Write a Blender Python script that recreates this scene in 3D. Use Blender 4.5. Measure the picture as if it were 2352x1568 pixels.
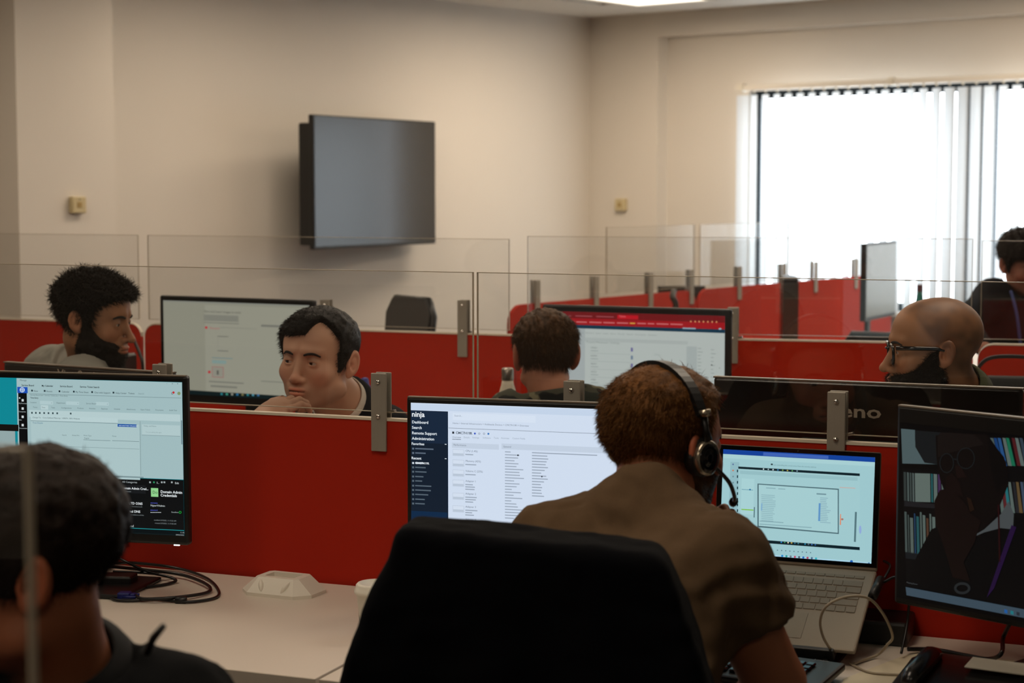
import bpy, bmesh, math, random
import numpy as np
from mathutils import Matrix, Vector, Euler
random.seed(7); RNG = np.random.default_rng(11)
sc = bpy.context.scene
for o in list(bpy.data.objects): bpy.data.objects.remove(o)
COL = sc.collection

# ---------------------------------------------------------------- camera, world, exposure
F = 4190.0; PITCH = math.radians(4.78); CAM = np.array([0., 0., 1.57])
cam = bpy.data.cameras.new('camera'); camo = bpy.data.objects.new('camera', cam); COL.objects.link(camo)
camo.location = CAM; camo.rotation_euler = (math.radians(90) - PITCH, 0, 0)
cam.sensor_width = 36; cam.lens = 36 * F / 2352; cam.clip_start = 0.05
cam.dof.use_dof = True; cam.dof.focus_distance = 3.75; cam.dof.aperture_fstop = 5.2; cam.dof.aperture_blades = 9
sc.camera = camo
w = bpy.data.worlds.new('world'); sc.world = w; w.use_nodes = True
bg = w.node_tree.nodes['Background']; bg.inputs[0].default_value = (0.86, 0.93, 1.0, 1); bg.inputs[1].default_value = 8.5
sc.view_settings.view_transform = 'Standard'; sc.view_settings.look = 'None'
sc.view_settings.gamma = 1; sc.view_settings.exposure = 0.0; sc.view_settings.use_curve_mapping = False
sc.cycles.max_bounces = 10; sc.cycles.diffuse_bounces = 5; sc.cycles.transparent_max_bounces = 24
sc.cycles.sample_clamp_indirect = 4.0; sc.cycles.caustics_reflective = False; sc.cycles.caustics_refractive = False

def rot2(a): return Matrix.Rotation(a, 4, 'Z')
def frame(x, y, z, deg): return Matrix.Translation((x, y, z)) @ rot2(math.radians(deg))
ROOM = frame(0.545, 12.9, 0, -39.8)        # x along the window wall, y through it; room is x>0, y<0
FRONT = frame(-0.078, 3.731, 0, -21.55)    # seam of the near partition; x along it, y away from camera
BACKL = frame(0.0, 6.02, 0, -21.8)
BACKR = frame(0.03, 6.02, 0, -13.5)
FARP = frame(-0.008, 7.58, 0, 52.8)
WARM = (1.0, 0.805, 0.60)
def area(name, M, x, y, z, sx, sy, power, col=WARM):
    l = bpy.data.lights.new(name, 'AREA'); l.shape = 'RECTANGLE'; l.size = sx; l.size_y = sy; l.energy = power; l.color = col
    o = bpy.data.objects.new(name, l); COL.objects.link(o); o.matrix_world = M @ Matrix.Translation((x, y, z)); o.visible_camera = False
    return o
LAMPS = [(1.25, -1.35, 27), (3.65, -1.35, 29), (6.05, -1.35, 14), (1.25, -3.75, 15), (3.65, -3.75, 17), (6.05, -3.75, 9),
         (1.25, -6.15, 11), (3.65, -6.15, 14), (6.05, -6.15, 12), (3.65, -8.55, 12), (6.05, -8.55, 10), (6.05, -10.95, 13), (8.45, -10.95, 7)]  # last two panels added near the camera to light surfaces facing it
for i, (x, y, p) in enumerate(LAMPS):
    o = area('troffer_light', ROOM, x, y, 2.70, 0.55, 1.1, p)
pl = area('window_portal', ROOM @ Matrix.Rotation(math.radians(-90), 4, 'X'), 2.98, -1.51, 0.34, 3.5, 1.42, 1); pl.data.cycles.is_portal = True

# ---------------------------------------------------------------- helpers
def ray(x, y):
    a = (x - 1176) / F; b = -(y - 784) / F
    return np.array([a, math.cos(PITCH) + b * math.sin(PITCH), -math.sin(PITCH) + b * math.cos(PITCH)])
def PY(x, y, Y): r = ray(x, y); return CAM + r * (Y / r[1])
def PZ(x, y, Z): r = ray(x, y); return CAM + r * ((Z - 1.57) / r[2])
def proj(P):
    v = np.array(P) - CAM; fw = v[1] * math.cos(PITCH) - v[2] * math.sin(PITCH); up = v[1] * math.sin(PITCH) + v[2] * math.cos(PITCH)
    return 1176 + F * v[0] / fw, 784 - F * up / fw
def lin(c):
    if isinstance(c, str): c = [int(c[i:i+2], 16) / 255 for i in (0, 2, 4)]
    return tuple((x / 12.92 if x <= 0.04045 else ((x + 0.055) / 1.055) ** 2.4) for x in c)
MATS = {}
def mat(name, col, rough=0.6, metal=0.0, spec=0.5, nscale=40, nvar=0.08, bump=0.0, bscale=200, attr=None, sss=0, emit=None, sheen=0, stretch=None, coat=0):
    if name in MATS: return MATS[name]
    m = bpy.data.materials.new(name); m.use_nodes = True; MATS[name] = m
    nt = m.node_tree; N = nt.nodes; L = nt.links; b = N['Principled BSDF']
    c = lin(col)
    tc = N.new('ShaderNodeTexCoord'); mp = N.new('ShaderNodeMapping'); L.new(tc.outputs['Object'], mp.inputs[0])
    if stretch: mp.inputs['Scale'].default_value = stretch
    no = N.new('ShaderNodeTexNoise'); no.inputs['Scale'].default_value = nscale; no.inputs['Detail'].default_value = 4; L.new(mp.outputs[0], no.inputs[0])
    mr = N.new('ShaderNodeMapRange'); mr.inputs[3].default_value = 1 - nvar; mr.inputs[4].default_value = 1 + nvar; L.new(no.outputs[0], mr.inputs[0])
    mx = N.new('ShaderNodeVectorMath'); mx.operation = 'SCALE'; L.new(mr.outputs[0], mx.inputs['Scale'])
    if attr:
        at = N.new('ShaderNodeAttribute'); at.attribute_name = attr; L.new(at.outputs['Color'], mx.inputs[0])
    else: mx.inputs[0].default_value = c
    L.new(mx.outputs[0], b.inputs['Base Color'])
    b.inputs['Roughness'].default_value = rough; b.inputs['Metallic'].default_value = metal
    b.inputs['Specular IOR Level'].default_value = spec
    if sss: b.inputs['Subsurface Weight'].default_value = sss; b.inputs['Subsurface Radius'].default_value = (0.012, 0.005, 0.003); b.inputs['Subsurface Scale'].default_value = 0.5
    if sheen: b.inputs['Sheen Weight'].default_value = sheen
    if coat: b.inputs['Coat Weight'].default_value = coat
    if emit is not None:
        b.inputs['Emission Color'].default_value = (*lin(emit), 1); b.inputs['Emission Strength'].default_value = 1
    if bump:
        n2 = N.new('ShaderNodeTexNoise'); n2.inputs['Scale'].default_value = bscale; L.new(mp.outputs[0], n2.inputs[0])
        bu = N.new('ShaderNodeBump'); bu.inputs['Strength'].default_value = bump; bu.inputs['Distance'].default_value = 0.004
        L.new(n2.outputs[0], bu.inputs['Height']); L.new(bu.outputs[0], b.inputs['Normal'])
    return m
def emat(hexc, k=1.0):
    n = 'screen_light_%s_%d' % (hexc, int(k * 100))
    if n in MATS: return MATS[n]
    m = bpy.data.materials.new(n); m.use_nodes = True; MATS[n] = m; b = m.node_tree.nodes['Principled BSDF']
    b.inputs['Base Color'].default_value = (0.004, 0.004, 0.005, 1); b.inputs['Roughness'].default_value = 0.35; b.inputs['Specular IOR Level'].default_value = 0.3
    b.inputs['Emission Color'].default_value = (*lin(hexc), 1); b.inputs['Emission Strength'].default_value = k
    return m
class MB:
    def __init__(s): s.bm = bmesh.new(); s.mats = []
    def mi(s, m):
        if m is None: return 0
        if m not in s.mats: s.mats.append(m)
        return s.mats.index(m)
    def _add(s, vs, fs, m=None, smooth=False):
        i = s.mi(m); bv = [s.bm.verts.new(v) for v in vs]
        for f in fs:
            try: q = s.bm.faces.new([bv[k] for k in f]); q.material_index = i; q.smooth = smooth
            except ValueError: pass
        return bv
    def box(s, x0, y0, z0, x1, y1, z1, bev=0.0, m=None, seg=2, M=None, smooth=False):
        t = bmesh.new(); v = [t.verts.new((x, y, z)) for x in (x0, x1) for y in (y0, y1) for z in (z0, z1)]
        for f in ((0, 1, 3, 2), (4, 6, 7, 5), (0, 4, 5, 1), (2, 3, 7, 6), (0, 2, 6, 4), (1, 5, 7, 3)): t.faces.new([v[k] for k in f])
        if bev > 0: bmesh.ops.bevel(t, geom=t.edges[:], offset=bev, segments=seg, affect='EDGES', profile=0.5)
        t.verts.index_update()
        vs = [(M @ q.co if M else q.co.copy()) for q in t.verts]; fs = [[q.index for q in f.verts] for f in t.faces]; t.free()
        s._add(vs, fs, m, smooth); return s
    def prism(s, pts, z0, z1, axis='z', m=None, M=None, smooth=False):
        n = len(pts)
        def P(a, b, c):
            v = {'z': (a, b, c), 'y': (a, c, b), 'x': (c, a, b)}[axis]; return M @ Vector(v) if M else Vector(v)
        vs = [P(a, b, z0) for a, b in pts] + [P(a, b, z1) for a, b in pts]
        fs = [list(range(n))[::-1], list(range(n, 2 * n))] + [[k, (k + 1) % n, n + (k + 1) % n, n + k] for k in range(n)]
        s._add(vs, fs, m, smooth); return s
    def tube(s, pts, r, seg=10, m=None, closed=False, smooth=True):
        P = [Vector(p) for p in pts]; n = len(P); rs = r if isinstance(r, (list, tuple)) else [r] * n
        ref = Vector((0.13, 0.21, 0.97)); rings = []; last = None
        for i in range(n):
            a = P[(i - 1) % n] if (closed or i > 0) else P[i]; b = P[(i + 1) % n] if (closed or i < n - 1) else P[i]
            d = (b - a).normalized()
            if last is None: u = d.cross(ref).normalized() if abs(d.dot(ref)) < .99 else d.cross(Vector((1, 0, 0))).normalized()
            else: u = (last - d * last.dot(d)).normalized()
            last = u; v = d.cross(u)
            rings.append([P[i] + (u * math.cos(2 * math.pi * k / seg) + v * math.sin(2 * math.pi * k / seg)) * rs[i] for k in range(seg)])
        vs = [q for R in rings for q in R]; fs = []
        for i in range(n if closed else n - 1):
            j = (i + 1) % n
            for k in range(seg): fs.append([i * seg + k, i * seg + (k + 1) % seg, j * seg + (k + 1) % seg, j * seg + k])
        if not closed: fs += [list(range(seg))[::-1], [(n - 1) * seg + k for k in range(seg)]]
        s._add(vs, fs, m, smooth); return s
    def lathe(s, prof, seg=32, m=None, M=None, smooth=True):
        vs = []; fs = []; n = len(prof)
        for (r, z) in prof:
            for k in range(seg):
                v = Vector((r * math.cos(2 * math.pi * k / seg), r * math.sin(2 * math.pi * k / seg), z)); vs.append(M @ v if M else v)
        for i in range(n - 1):
            for k in range(seg): fs.append([i * seg + k, i * seg + (k + 1) % seg, (i + 1) * seg + (k + 1) % seg, (i + 1) * seg + k])
        fs += [list(range(seg))[::-1], [(n - 1) * seg + k for k in range(seg)]]
        s._add(vs, fs, m, smooth); return s
    def build(s, name, m, parent=None, M=None):
        me = bpy.data.meshes.new(name); bmesh.ops.recalc_face_normals(s.bm, faces=s.bm.faces[:]); s.bm.to_mesh(me); s.bm.free()
        for q in (s.mats or [m]): me.materials.append(q)
        o = bpy.data.objects.new(name, me); COL.objects.link(o)
        if parent: o.parent = parent
        elif M is not None: o.matrix_world = M
        return o
def tag(o, label=None, cat=None, group=None, kind=None):
    for k, v in (('label', label), ('category', cat), ('group', group), ('kind', kind)):
        if v: o[k] = v
    return o
def empty(name, M, label=None, cat=None, group=None, kind=None):
    o = bpy.data.objects.new(name, None); COL.objects.link(o); o.matrix_world = M; o.empty_display_size = 0.1
    return tag(o, label, cat, group, kind)
def raw(name, V, Fc, m, parent=None, smooth=True, col=None):
    me = bpy.data.meshes.new(name); V = np.asarray(V, dtype=np.float32); Fc = np.asarray(Fc, dtype=np.int32)
    k = Fc.shape[1]; me.vertices.add(len(V)); me.vertices.foreach_set('co', V.ravel())
    me.loops.add(Fc.size); me.loops.foreach_set('vertex_index', Fc.ravel())
    me.polygons.add(len(Fc)); me.polygons.foreach_set('loop_start', np.arange(0, Fc.size, k, dtype=np.int32)); me.polygons.foreach_set('loop_total', np.full(len(Fc), k, dtype=np.int32))
    me.update(calc_edges=True); me.validate()
    me.polygons.foreach_set('use_smooth', np.full(len(me.polygons), smooth))
    if col is not None:
        a = me.color_attributes.new('Col', 'FLOAT_COLOR', 'POINT'); c = np.ones((len(V), 4), np.float32); c[:, :3] = col; a.data.foreach_set('color', c.ravel())
    me.materials.append(m); o = bpy.data.objects.new(name, me); COL.objects.link(o)
    if parent: o.parent = parent
    return o
def copy_tree(o, parent=None):
    c = o.copy(); COL.objects.link(c)
    if parent: c.parent = parent
    for ch in list(o.children): copy_tree(ch, c)
    return c
def catmull(pts, n=8):
    P = [Vector(p) for p in pts]; out = []
    for i in range(len(P) - 1):
        a = P[max(i - 1, 0)]; b = P[i]; c = P[i + 1]; d = P[min(i + 2, len(P) - 1)]
        for k in range(n):
            t = k / n; out.append(0.5 * ((2 * b) + (c - a) * t + (2 * a - 5 * b + 4 * c - d) * t * t + (3 * b - a - 3 * c + d) * t ** 3))
    out.append(P[-1]); return out

# ---------------------------------------------------------------- materials
M_wall = mat('wall_paint', 'dcd5ca', 0.85, nscale=3, nvar=0.02, bump=0.05, bscale=400)
M_trimw = mat('white_trim', 'e0dacf', 0.6, nvar=0.02)
M_ceil = mat('ceiling_tile_paint', 'd6d2ca', 0.9, nscale=60, nvar=0.05, bump=0.2, bscale=300)
M_floor = mat('carpet', '4a4a4c', 0.95, nscale=300, nvar=0.3, bump=0.4)
M_red = mat('red_fabric', 'ad2612', 0.95, spec=0.12, nscale=900, nvar=0.1, bump=0.15, bscale=1500, sheen=0.1)
M_desk = mat('desk_laminate', 'd6cbbd', 0.38, nscale=8, nvar=0.02)
M_edge = mat('desk_edge_band', 'b9ae9f', 0.5)
M_alu = mat('brushed_aluminium', '9d968a', 0.5, metal=0.35, nscale=300, nvar=0.06, stretch=(1, 1, .05))
M_rail = mat('cream_rail', 'd8ccb8', 0.5)
M_chrome = mat('chrome', 'e8e4dc', 0.12, metal=1.0, nvar=0.01)
M_blk = mat('black_plastic', '0d0d0d', 0.42, nvar=0.1)
M_blkg = mat('gloss_black', '060607', 0.12, nvar=0.02)
M_dgrey = mat('dark_grey_plastic', '2a2723', 0.5, nvar=0.06)
M_white = mat('white_plastic', 'dcd6c8', 0.5, nvar=0.02)
M_steel = mat('steel', '9a9288', 0.3, metal=0.9)
def glassmat():
    m = bpy.data.materials.new('clear_acrylic'); m.use_nodes = True; nt = m.node_tree; nt.nodes.remove(nt.nodes['Principled BSDF'])
    o = nt.nodes['Material Output']; t = nt.nodes.new('ShaderNodeBsdfTransparent'); g = nt.nodes.new('ShaderNodeBsdfGlossy'); g.inputs['Roughness'].default_value = 0.0
    t.inputs[0].default_value = (0.985, 0.987, 0.985, 1)
    fr = nt.nodes.new('ShaderNodeFresnel'); mx = nt.nodes.new('ShaderNodeMixShader')
    ge = nt.nodes.new('ShaderNodeNewGeometry'); mr = nt.nodes.new('ShaderNodeMapRange'); mr.inputs[3].default_value = 1.58; mr.inputs[4].default_value = 1 / 1.58
    nt.links.new(ge.outputs['Backfacing'], mr.inputs[0]); nt.links.new(mr.outputs[0], fr.inputs[0])
    nt.links.new(fr.outputs[0], mx.inputs[0]); nt.links.new(t.outputs[0], mx.inputs[1]); nt.links.new(g.outputs[0], mx.inputs[2]); nt.links.new(mx.outputs[0], o.inputs[0]); return m
M_glass = glassmat()
M_gedge = mat('acrylic_edge', 'b5a892', 0.3, nvar=0.02)
def slatmat():
    m = bpy.data.materials.new('blind_fabric'); m.use_nodes = True; nt = m.node_tree; b = nt.nodes['Principled BSDF']; o = nt.nodes['Material Output']
    no = nt.nodes.new('ShaderNodeTexNoise'); no.inputs['Scale'].default_value = 300; mr = nt.nodes.new('ShaderNodeMapRange'); mr.inputs[3].default_value = .8; mr.inputs[4].default_value = .86
    nt.links.new(no.outputs[0], mr.inputs[0]); cb = nt.nodes.new('ShaderNodeCombineColor'); [nt.links.new(mr.outputs[0], cb.inputs[k]) for k in range(3)]
    nt.links.new(cb.outputs[0], b.inputs['Base Color']); b.inputs['Roughness'].default_value = .9
    t = nt.nodes.new('ShaderNodeBsdfTranslucent'); t.inputs[0].default_value = (.47, .49, .495, 1); mx = nt.nodes.new('ShaderNodeMixShader'); mx.inputs[0].default_value = 0.6
    nt.links.new(b.outputs[0], mx.inputs[1]); nt.links.new(t.outputs[0], mx.inputs[2]); nt.links.new(mx.outputs[0], o.inputs[0]); return m
M_slat = slatmat()

# ---------------------------------------------------------------- room
RX, RY, RH = 12.0, -16.0, 2.75
def struct(name, mb, m, M=ROOM): o = mb.build(name, m, None, M); o['kind'] = 'structure'; return o
fl = struct('floor', MB().box(-.2, RY, -.1, RX, .3, 0), M_floor)
ce = struct('ceiling', MB().box(-.2, RY, RH + .012, RX, .5, RH + .1), M_ceil)
grid = MB()
tl = MB().box(0.006, 0.006, 0, .594, .594, .012, .002, seg=1).build('ceiling_tile', M_ceil, ce); tl.location = (0, -.6, RH)
first = True
for i in range(0, 9):
    for j in range(0, 12):
        x = i * .6 + .05; y = -.75 - j * .6
        if any(abs(x + .3 - lx) < .5 and abs(y + .3 - ly) < .7 for lx, ly, _ in LAMPS): continue
        c = tl if first else tl.copy()
        if not first: COL.objects.link(c)
        first = False; c.location = (x, y, RH)
struct('wall_left', MB().box(-.2, RY, 0, 0, .2, RH + .1), M_wall)
# pillar on the TV wall
def on_room(px, e):   # w coordinate on the plane x=e of the room frame under image column px
    t = (px - 1176) / F; ex, ey, wx, wy = .7683, -.6401, .6401, .7683
    X0 = .545 + e * ex; Y0 = 12.9 + e * ey
    return (t * Y0 - X0) / (wx - t * wy)
struct('wall_pillar', MB().box(0, on_room(46, .28), 0, .28, on_room(268, .28), RH + .01), M_wall)
# window wall: column band at the corner stands proud, then recessed wall under a downstand beam
W0, W1, WZ0, WZ1 = 1.24, 4.72, 0.80, 2.215
def on_win(px, wv=.19):
    t = (px - 1176) / F; X0 = .545 + wv * .6401; Y0 = 12.9 + wv * .7683; return (t * Y0 - X0) / (.7683 + t * .6401)
MU = [(on_win(1722), on_win(1748)), (on_win(2200), on_win(2284))]
wb = MB()
wb.box(0, .0, 0, .58, .3, RH + .1)
wb.box(.58, .12, 0, W0, .3, RH + .1); wb.box(W0, .12, 0, W1, .3, WZ0); wb.box(W0, .12, WZ1, W1, .3, RH + .1); wb.box(W1, .12, 0, RX, .3, RH + .1)
wb.box(.58, 0, 2.60, RX, .12, RH + .1)
struct('wall_back', wb, M_wall)
struct('wall_right', MB().box(RX, RY, 0, RX + .2, .3, RH + .1), M_wall)
struct('wall_front', MB().box(-.2, RY - .2, 0, RX + .2, RY, RH + .1), M_wall)
win = empty('window_1', ROOM @ Matrix.Translation((0, .16, 0)), kind='structure')
fm = MB(); 
for a, b in ((W0, W0 + .03), MU[0], MU[1], (W0 + 2.65, W0 + 2.71), (W1 - .05, W1)): fm.box(a, 0, WZ0, b, .06, WZ1)
fm.box(W0, 0, WZ0, W1, .06, WZ0 + .05); fm.box(W0, 0, WZ1 - .05, W1, .06, WZ1)
fm.box(W0, 0, WZ1 - .05, W1, .06, WZ1); fm.build('window_frame', mat('dark_window_frame', '14262f', .6), win)
for a, b in ((W0 + .03, MU[0][0]), (MU[0][1], MU[1][0]), (MU[1][1], W0 + 2.65), (W0 + 2.71, W1 - .05)): MB().box(a, .028, WZ0 + .05, b, .034, WZ1 - .05).build('pane', M_glass, win)
MB().box(W0 - .05, -.14, WZ0 - .03, W1 + .05, .02, WZ0, .006).build('window_sill', M_trimw, win)
# vertical blinds
bl = empty('vertical_blind', ROOM @ Matrix.Translation((1.24, -.03, 2.21)), 'long white vertical blind with narrow slats hanging from a rail over the window', 'blind')
BW = 3.60
MB().box(0, -.03, 0, BW, .02, .035, .004).build('headrail', M_trimw, bl)
for x in (.03, 1.12, 2.3, 3.5): MB().box(x, -.04, -.005, x + .035, .03, .045, .003).build('bracket', M_white, bl)
n = int(BW / .0865)
sm = None
for k in range(n):
    ang = math.radians(-29)
    if sm is None:
        q = MB(); L = 1.375
        pts = [(-.0445 + .089 * i / 6, .004 * math.sin(math.pi * i / 6)) for i in range(7)]
        vs = [(x, y, z) for z in (0, -L) for x, y in pts]; fs = [[i, i + 1, 8 + i, 7 + i] for i in range(6)]
        q._add([Vector(v) for v in vs], fs, None, True); sm = q.build('slat', M_slat, bl); o = sm
        cl = MB().box(-.006, -.004, -.012, .006, .004, .03).build('slat_hanger', M_white, bl); h = cl
    else:
        o = sm.copy(); COL.objects.link(o); h = cl.copy(); COL.objects.link(h)
    a = ang
    if k == 0: a = math.radians(8)
    if k in (17, 18, 19, 20): a = math.radians(-17)
    o.location = (.05 + k * .0865, -.005, -.03); o.rotation_euler = (0, 0, a + random.uniform(-.03, .03)); h.location = (.05 + k * .0865, -.005, -.005)
# light switch boxes / sensors
def wallbox(name, M, label):
    r = empty(name, M, label, 'wall box')
    MB().box(-.042, -.035, -.042, .042, 0, .042, .006).build('housing', mat('aged_cream_plastic', 'c9b98f', .5), r)
    MB().box(-.014, -.038, -.014, .014, -.034, .014, .002).build('button', mat('amber_insert', 'a88d57', .5), r)
    MB().tube([(.0, -.036, .028), (.0, -.039, .028)], .003).build('indicator', M_blk, r); return r
# lights
for i, (x, y, p) in enumerate(LAMPS):
    r = empty('ceiling_light', ROOM @ Matrix.Translation((x, y, RH)), 'lit white recessed ceiling light panel above the window wall' if i == 0 else 'recessed ceiling light panel outside the view', 'ceiling light', 'ceiling lights outside the view' if i else None)
    f = MB()
    for a in ((-.3, -.6, -.27, .6), (.27, -.6, .3, .6), (-.27, -.6, .27, -.57), (-.27, .57, .27, .6)): f.box(a[0], a[1], -.03, a[2], a[3], .012)
    f.build('frame', M_trimw, r)
    MB().box(-.27, -.57, -.024, .27, .57, -.018).build('diffuser', emat('fff6e6', 2.2), r)

# ---------------------------------------------------------------- partitions with acrylic screens
def rpanel(x0, x1, z0, z1, r=0.05, n=6, left=True, right=True):
    pts = [(x0, z0), (x1, z0)]
    if right: pts += [(x1 - r + r * math.cos(t), z1 - r + r * math.sin(t)) for t in np.linspace(0, math.pi / 2, n)]
    else: pts.append((x1, z1))
    if left: pts += [(x0 + r - r * math.sin(t), z1 - r + r * math.cos(t)) for t in np.linspace(0, math.pi / 2, n)]
    else: pts.append((x0, z1))
    return pts
def clamp(M, x, label, group, th=.016, zlo=1.02, zhi=1.185, detail=True):
    r = empty('screen_clamp', M @ Matrix.Translation((x, 0, zlo)), label, 'clamp', group)
    H = zhi - zlo; w2 = .0175
    MB().box(-w2, -.007, 0, w2, -.001, H, .0016).build('plate', M_alu, r)
    MB().box(-w2, th + .001, 0, w2, th + .007, H, .0016).build('plate', M_alu, r)
    if detail:
        for z in (H * .45, H - .018):
            mb = MB(); mb.lathe([(.0052, 0), (.005, .002), (.0035, .0038), (.001, .0045)], 14, M=Matrix.Translation((0, -.007, z)) @ Matrix.Rotation(math.radians(90), 4, 'X')); mb.build('bolt', M_chrome, r)
        MB().box(w2, .006, .072, w2 + .045, .018, .078, .001, M=Matrix.Rotation(-.25, 4, 'Y') @ Matrix.Translation((-.012, 0, 0))).build('support_tab', M_steel, r)
    return r
def partition(M, x0, x1, label, th=.016, left=True, right=True, rail=True, gap=(), z1=1.09, cat='partition', r=.05):
    e = empty('desk_partition', M @ Matrix.Translation((0, 0, .0)), label, cat, None)
    MB().prism(rpanel(x0, x1, .70, z1 - .004, r, left=left, right=right), 0, th, 'y').build('fabric_panel', M_red, e)
    q = MB(); pts = rpanel(x0, x1, .70, z1, r, left=left, right=right)[2:]
    pin = rpanel(x0, x1, .70, z1 - .0055, max(r - .0055, .001), left=left, right=right)[2:]
    for y0, y1 in ((.001, th - .001),):
        if rail:
            n = len(pts)
            for i in range(n - 1):
                a, b, c, d = pts[i], pts[i + 1], pin[i + 1], pin[i]
                vs = [Vector((p[0], y, p[1])) for y in (-.0015, th + .0015) for p in (a, b, c, d)]
                q._add(vs, [[0, 1, 2, 3], [4, 7, 6, 5], [0, 4, 5, 1], [2, 6, 7, 3], [1, 5, 6, 2], [0, 3, 7, 4]])
    if rail: q.build('edge_rail', M_rail, e)
    for x in (x0 + .1, x1 - .1): MB().box(x - .02, .004, 0, x + .02, th - .004, .72).build('leg', M_alu, e)
    return e
def pane(M, x0, x1, label, z0=1.102, z1=1.40, y=.005, th=.006):
    q = MB(); a = [Vector((x, yy, z)) for x in (x0, x1) for yy in (y, y + th) for z in (z0, z1)]
    q._add(a, [[0, 1, 5, 4], [2, 6, 7, 3]], M_glass)
    q.box(x0, y + .0003, z0, x0 + .002, y + th - .0003, z1, m=M_gedge); q.box(x1 - .002, y + .0003, z0, x1, y + th - .0003, z1, m=M_gedge)
    q.box(x0, y + .0003, z0, x1, y + th - .0003, z0 + .0015, m=M_gedge); q.box(x0, y + .0003, z1 - .0015, x1, y + th - .0003, z1, m=M_gedge)
    o = q.build('acrylic_screen', M_glass, None, M); tag(o, label, 'screen panel'); return o
partition(FRONT, -1.48, -.003, 'red fabric desk partition behind the white desk with the coiled cables', left=True, right=False)
partition(FRONT, .003, 1.48, 'red fabric desk partition behind the open laptop on its stand', left=False, right=True)
pane(FRONT, -1.48, -.004, 'clear acrylic screen in front of the man holding his hand to his mouth')
pane(FRONT, .004, 1.48, 'clear acrylic screen in front of the bald man with glasses')
for x, l in ((-.215, 'grey two-plate clamp with two bolts, left of the monitor with the dark blue menu'), (-.75, 'grey clamp standing behind the corner of the leftmost monitor'),
             (.215, 'grey clamp rising over the monitor in front of the camouflage shirt'), (.75, 'grey clamp in front of the black monitor back above the laptop')):
    clamp(FRONT, x, l, None)
partition(BACKL, -2.96, -1.44, 'red partition with rounded corner behind the bearded man in grey', right=True, left=True)
partition(BACKL, -1.425, .01, 'red partition behind the man with hand at his mouth', right=False)
partition(BACKR, .0, 1.452, 'red partition running behind the large monitor to the bald man', left=False, right=True)
partition(BACKR, 1.466, 2.95, 'red partition with rounded corner behind the black bag at the right edge')
pane(BACKL, -2.95, -1.45, 'clear acrylic screen above the partition behind the bearded man', z1=1.405)
pane(BACKL, -1.41, -.012, 'clear acrylic screen on the partition left of the white bottle', z1=1.405)
pane(BACKR, .02, 1.445, 'clear acrylic screen above the large monitor with the red page', z1=1.415)
pane(BACKR, 1.472, 2.94, 'clear acrylic screen in front of the man at the right edge', z1=1.41)
clamp(BACKL, -.177, 'tall grey clamp on the far red partition left of the boy seen from behind', None, zlo=1.01, zhi=1.20)
clamp(BACKL, -.693, 'short grey clamp top showing right of the pale document monitor', None, zlo=1.01, zhi=1.19)
clamp(BACKR, .21, 'grey clamp top just above the left end of the large monitor', None, zlo=1.01, zhi=1.19)
clamp(BACKR, .70, 'grey clamp at the right edge of the large monitor', None, zlo=1.01, zhi=1.19)
# far diagonal partition
partition(FARP, 0, 1.48, 'bright red diagonal partition rising over the large monitor', r=.08, rail=False)
partition(FARP, 1.50, 3.62, 'bright red diagonal partition behind the slim black tower and far monitor', r=.08, rail=False)
pane(FARP, .72, 1.47, 'clear acrylic screen on the diagonal partition reflecting the window', z1=1.40)
pane(FARP, 1.52, 2.4, 'clear acrylic screen on the diagonal partition against the bright window', z1=1.40)
for i, px in enumerate((1233, 1369, 1494, 1588, 1698, 1800, 1873, 1966)):
    # solve along the partition line
    t = (px - 1176) / F; o = FARP.translation; dx, dy = math.cos(math.radians(52.8)), math.sin(math.radians(52.8))
    s = (t * o.y - o.x) / (dx - t * dy)
    c = clamp(FARP, s, ['first', 'second', 'third', 'fourth', 'fifth', 'sixth', 'seventh', 'last'][i] + ' small grey clamp from the left along the diagonal red partition', 'clamps along the diagonal partition', th=.016, zlo=1.02, zhi=1.185, detail=False)
wallbox('alarm_sensor', ROOM @ Matrix.Translation((.28, 0, 1.49)) @ Matrix.Translation((0, on_room(176, .28), 0)) @ Matrix.Rotation(math.radians(90), 4, 'Z'), 'small cream wall box on the pillar left of the television')
wallbox('alarm_sensor', ROOM @ Matrix.Translation((.29, 0, 1.46)), 'small cream wall box on the back wall right of the room corner')

# ---------------------------------------------------------------- desks
def desk(M, x0, x1, y0, y1, label, z=.73, legs=True):
    e = empty('desk', M @ Matrix.Translation(((x0 + x1) / 2, (y0 + y1) / 2, 0)), label, 'desk'); w2 = (x1 - x0) / 2; d2 = (y1 - y0) / 2
    MB().box(-w2, -d2, z - .026, w2, d2, z, .0015).build('desktop', M_desk, e)
    q = MB(); q.box(-w2, -d2 - .0015, z - .0255, w2, -d2 + .0005, z - .001); q.build('edge_band', M_edge, e)
    for sx in (-1, 1):
        for sy in (-1, 1): MB().box(sx * (w2 - .06) - .022, sy * (d2 - .05) - .022, 0, sx * (w2 - .06) + .022, sy * (d2 - .05) + .022, z - .026, .003).build('leg', M_alu, e)
    MB().box(-w2 + .06, d2 - .06, z - .09, w2 - .06, d2 - .04, z - .026).build('crossbar', M_alu, e)
    return e
desk(FRONT, -1.48, -.004, -.70, -.012, 'pale desk with coiled cables and a white plastic base')
desk(FRONT, .004, 1.48, -.70, -.012, 'pale desk holding the laptop on its stand')
desk(FRONT, -1.48, -.004, .045, .62, 'desk behind the near red partition, in front of the man with hand at mouth')
desk(FRONT, .004, 1.48, .045, .62, 'desk behind the near red partition, under the black monitor back')
desk(BACKL, -2.96, -1.44, -.70, -.012, 'desk against the far red partition beside the bearded man')
desk(BACKL, -1.42, .0, -.70, -.012, 'desk against the far red partition under the pale document monitor')
desk(BACKR, .02, 1.455, -.70, -.012, 'desk against the far red partition under the large monitor')
desk(BACKR, 1.47, 2.94, -.70, -.012, 'desk against the far red partition under the black bag')
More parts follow.
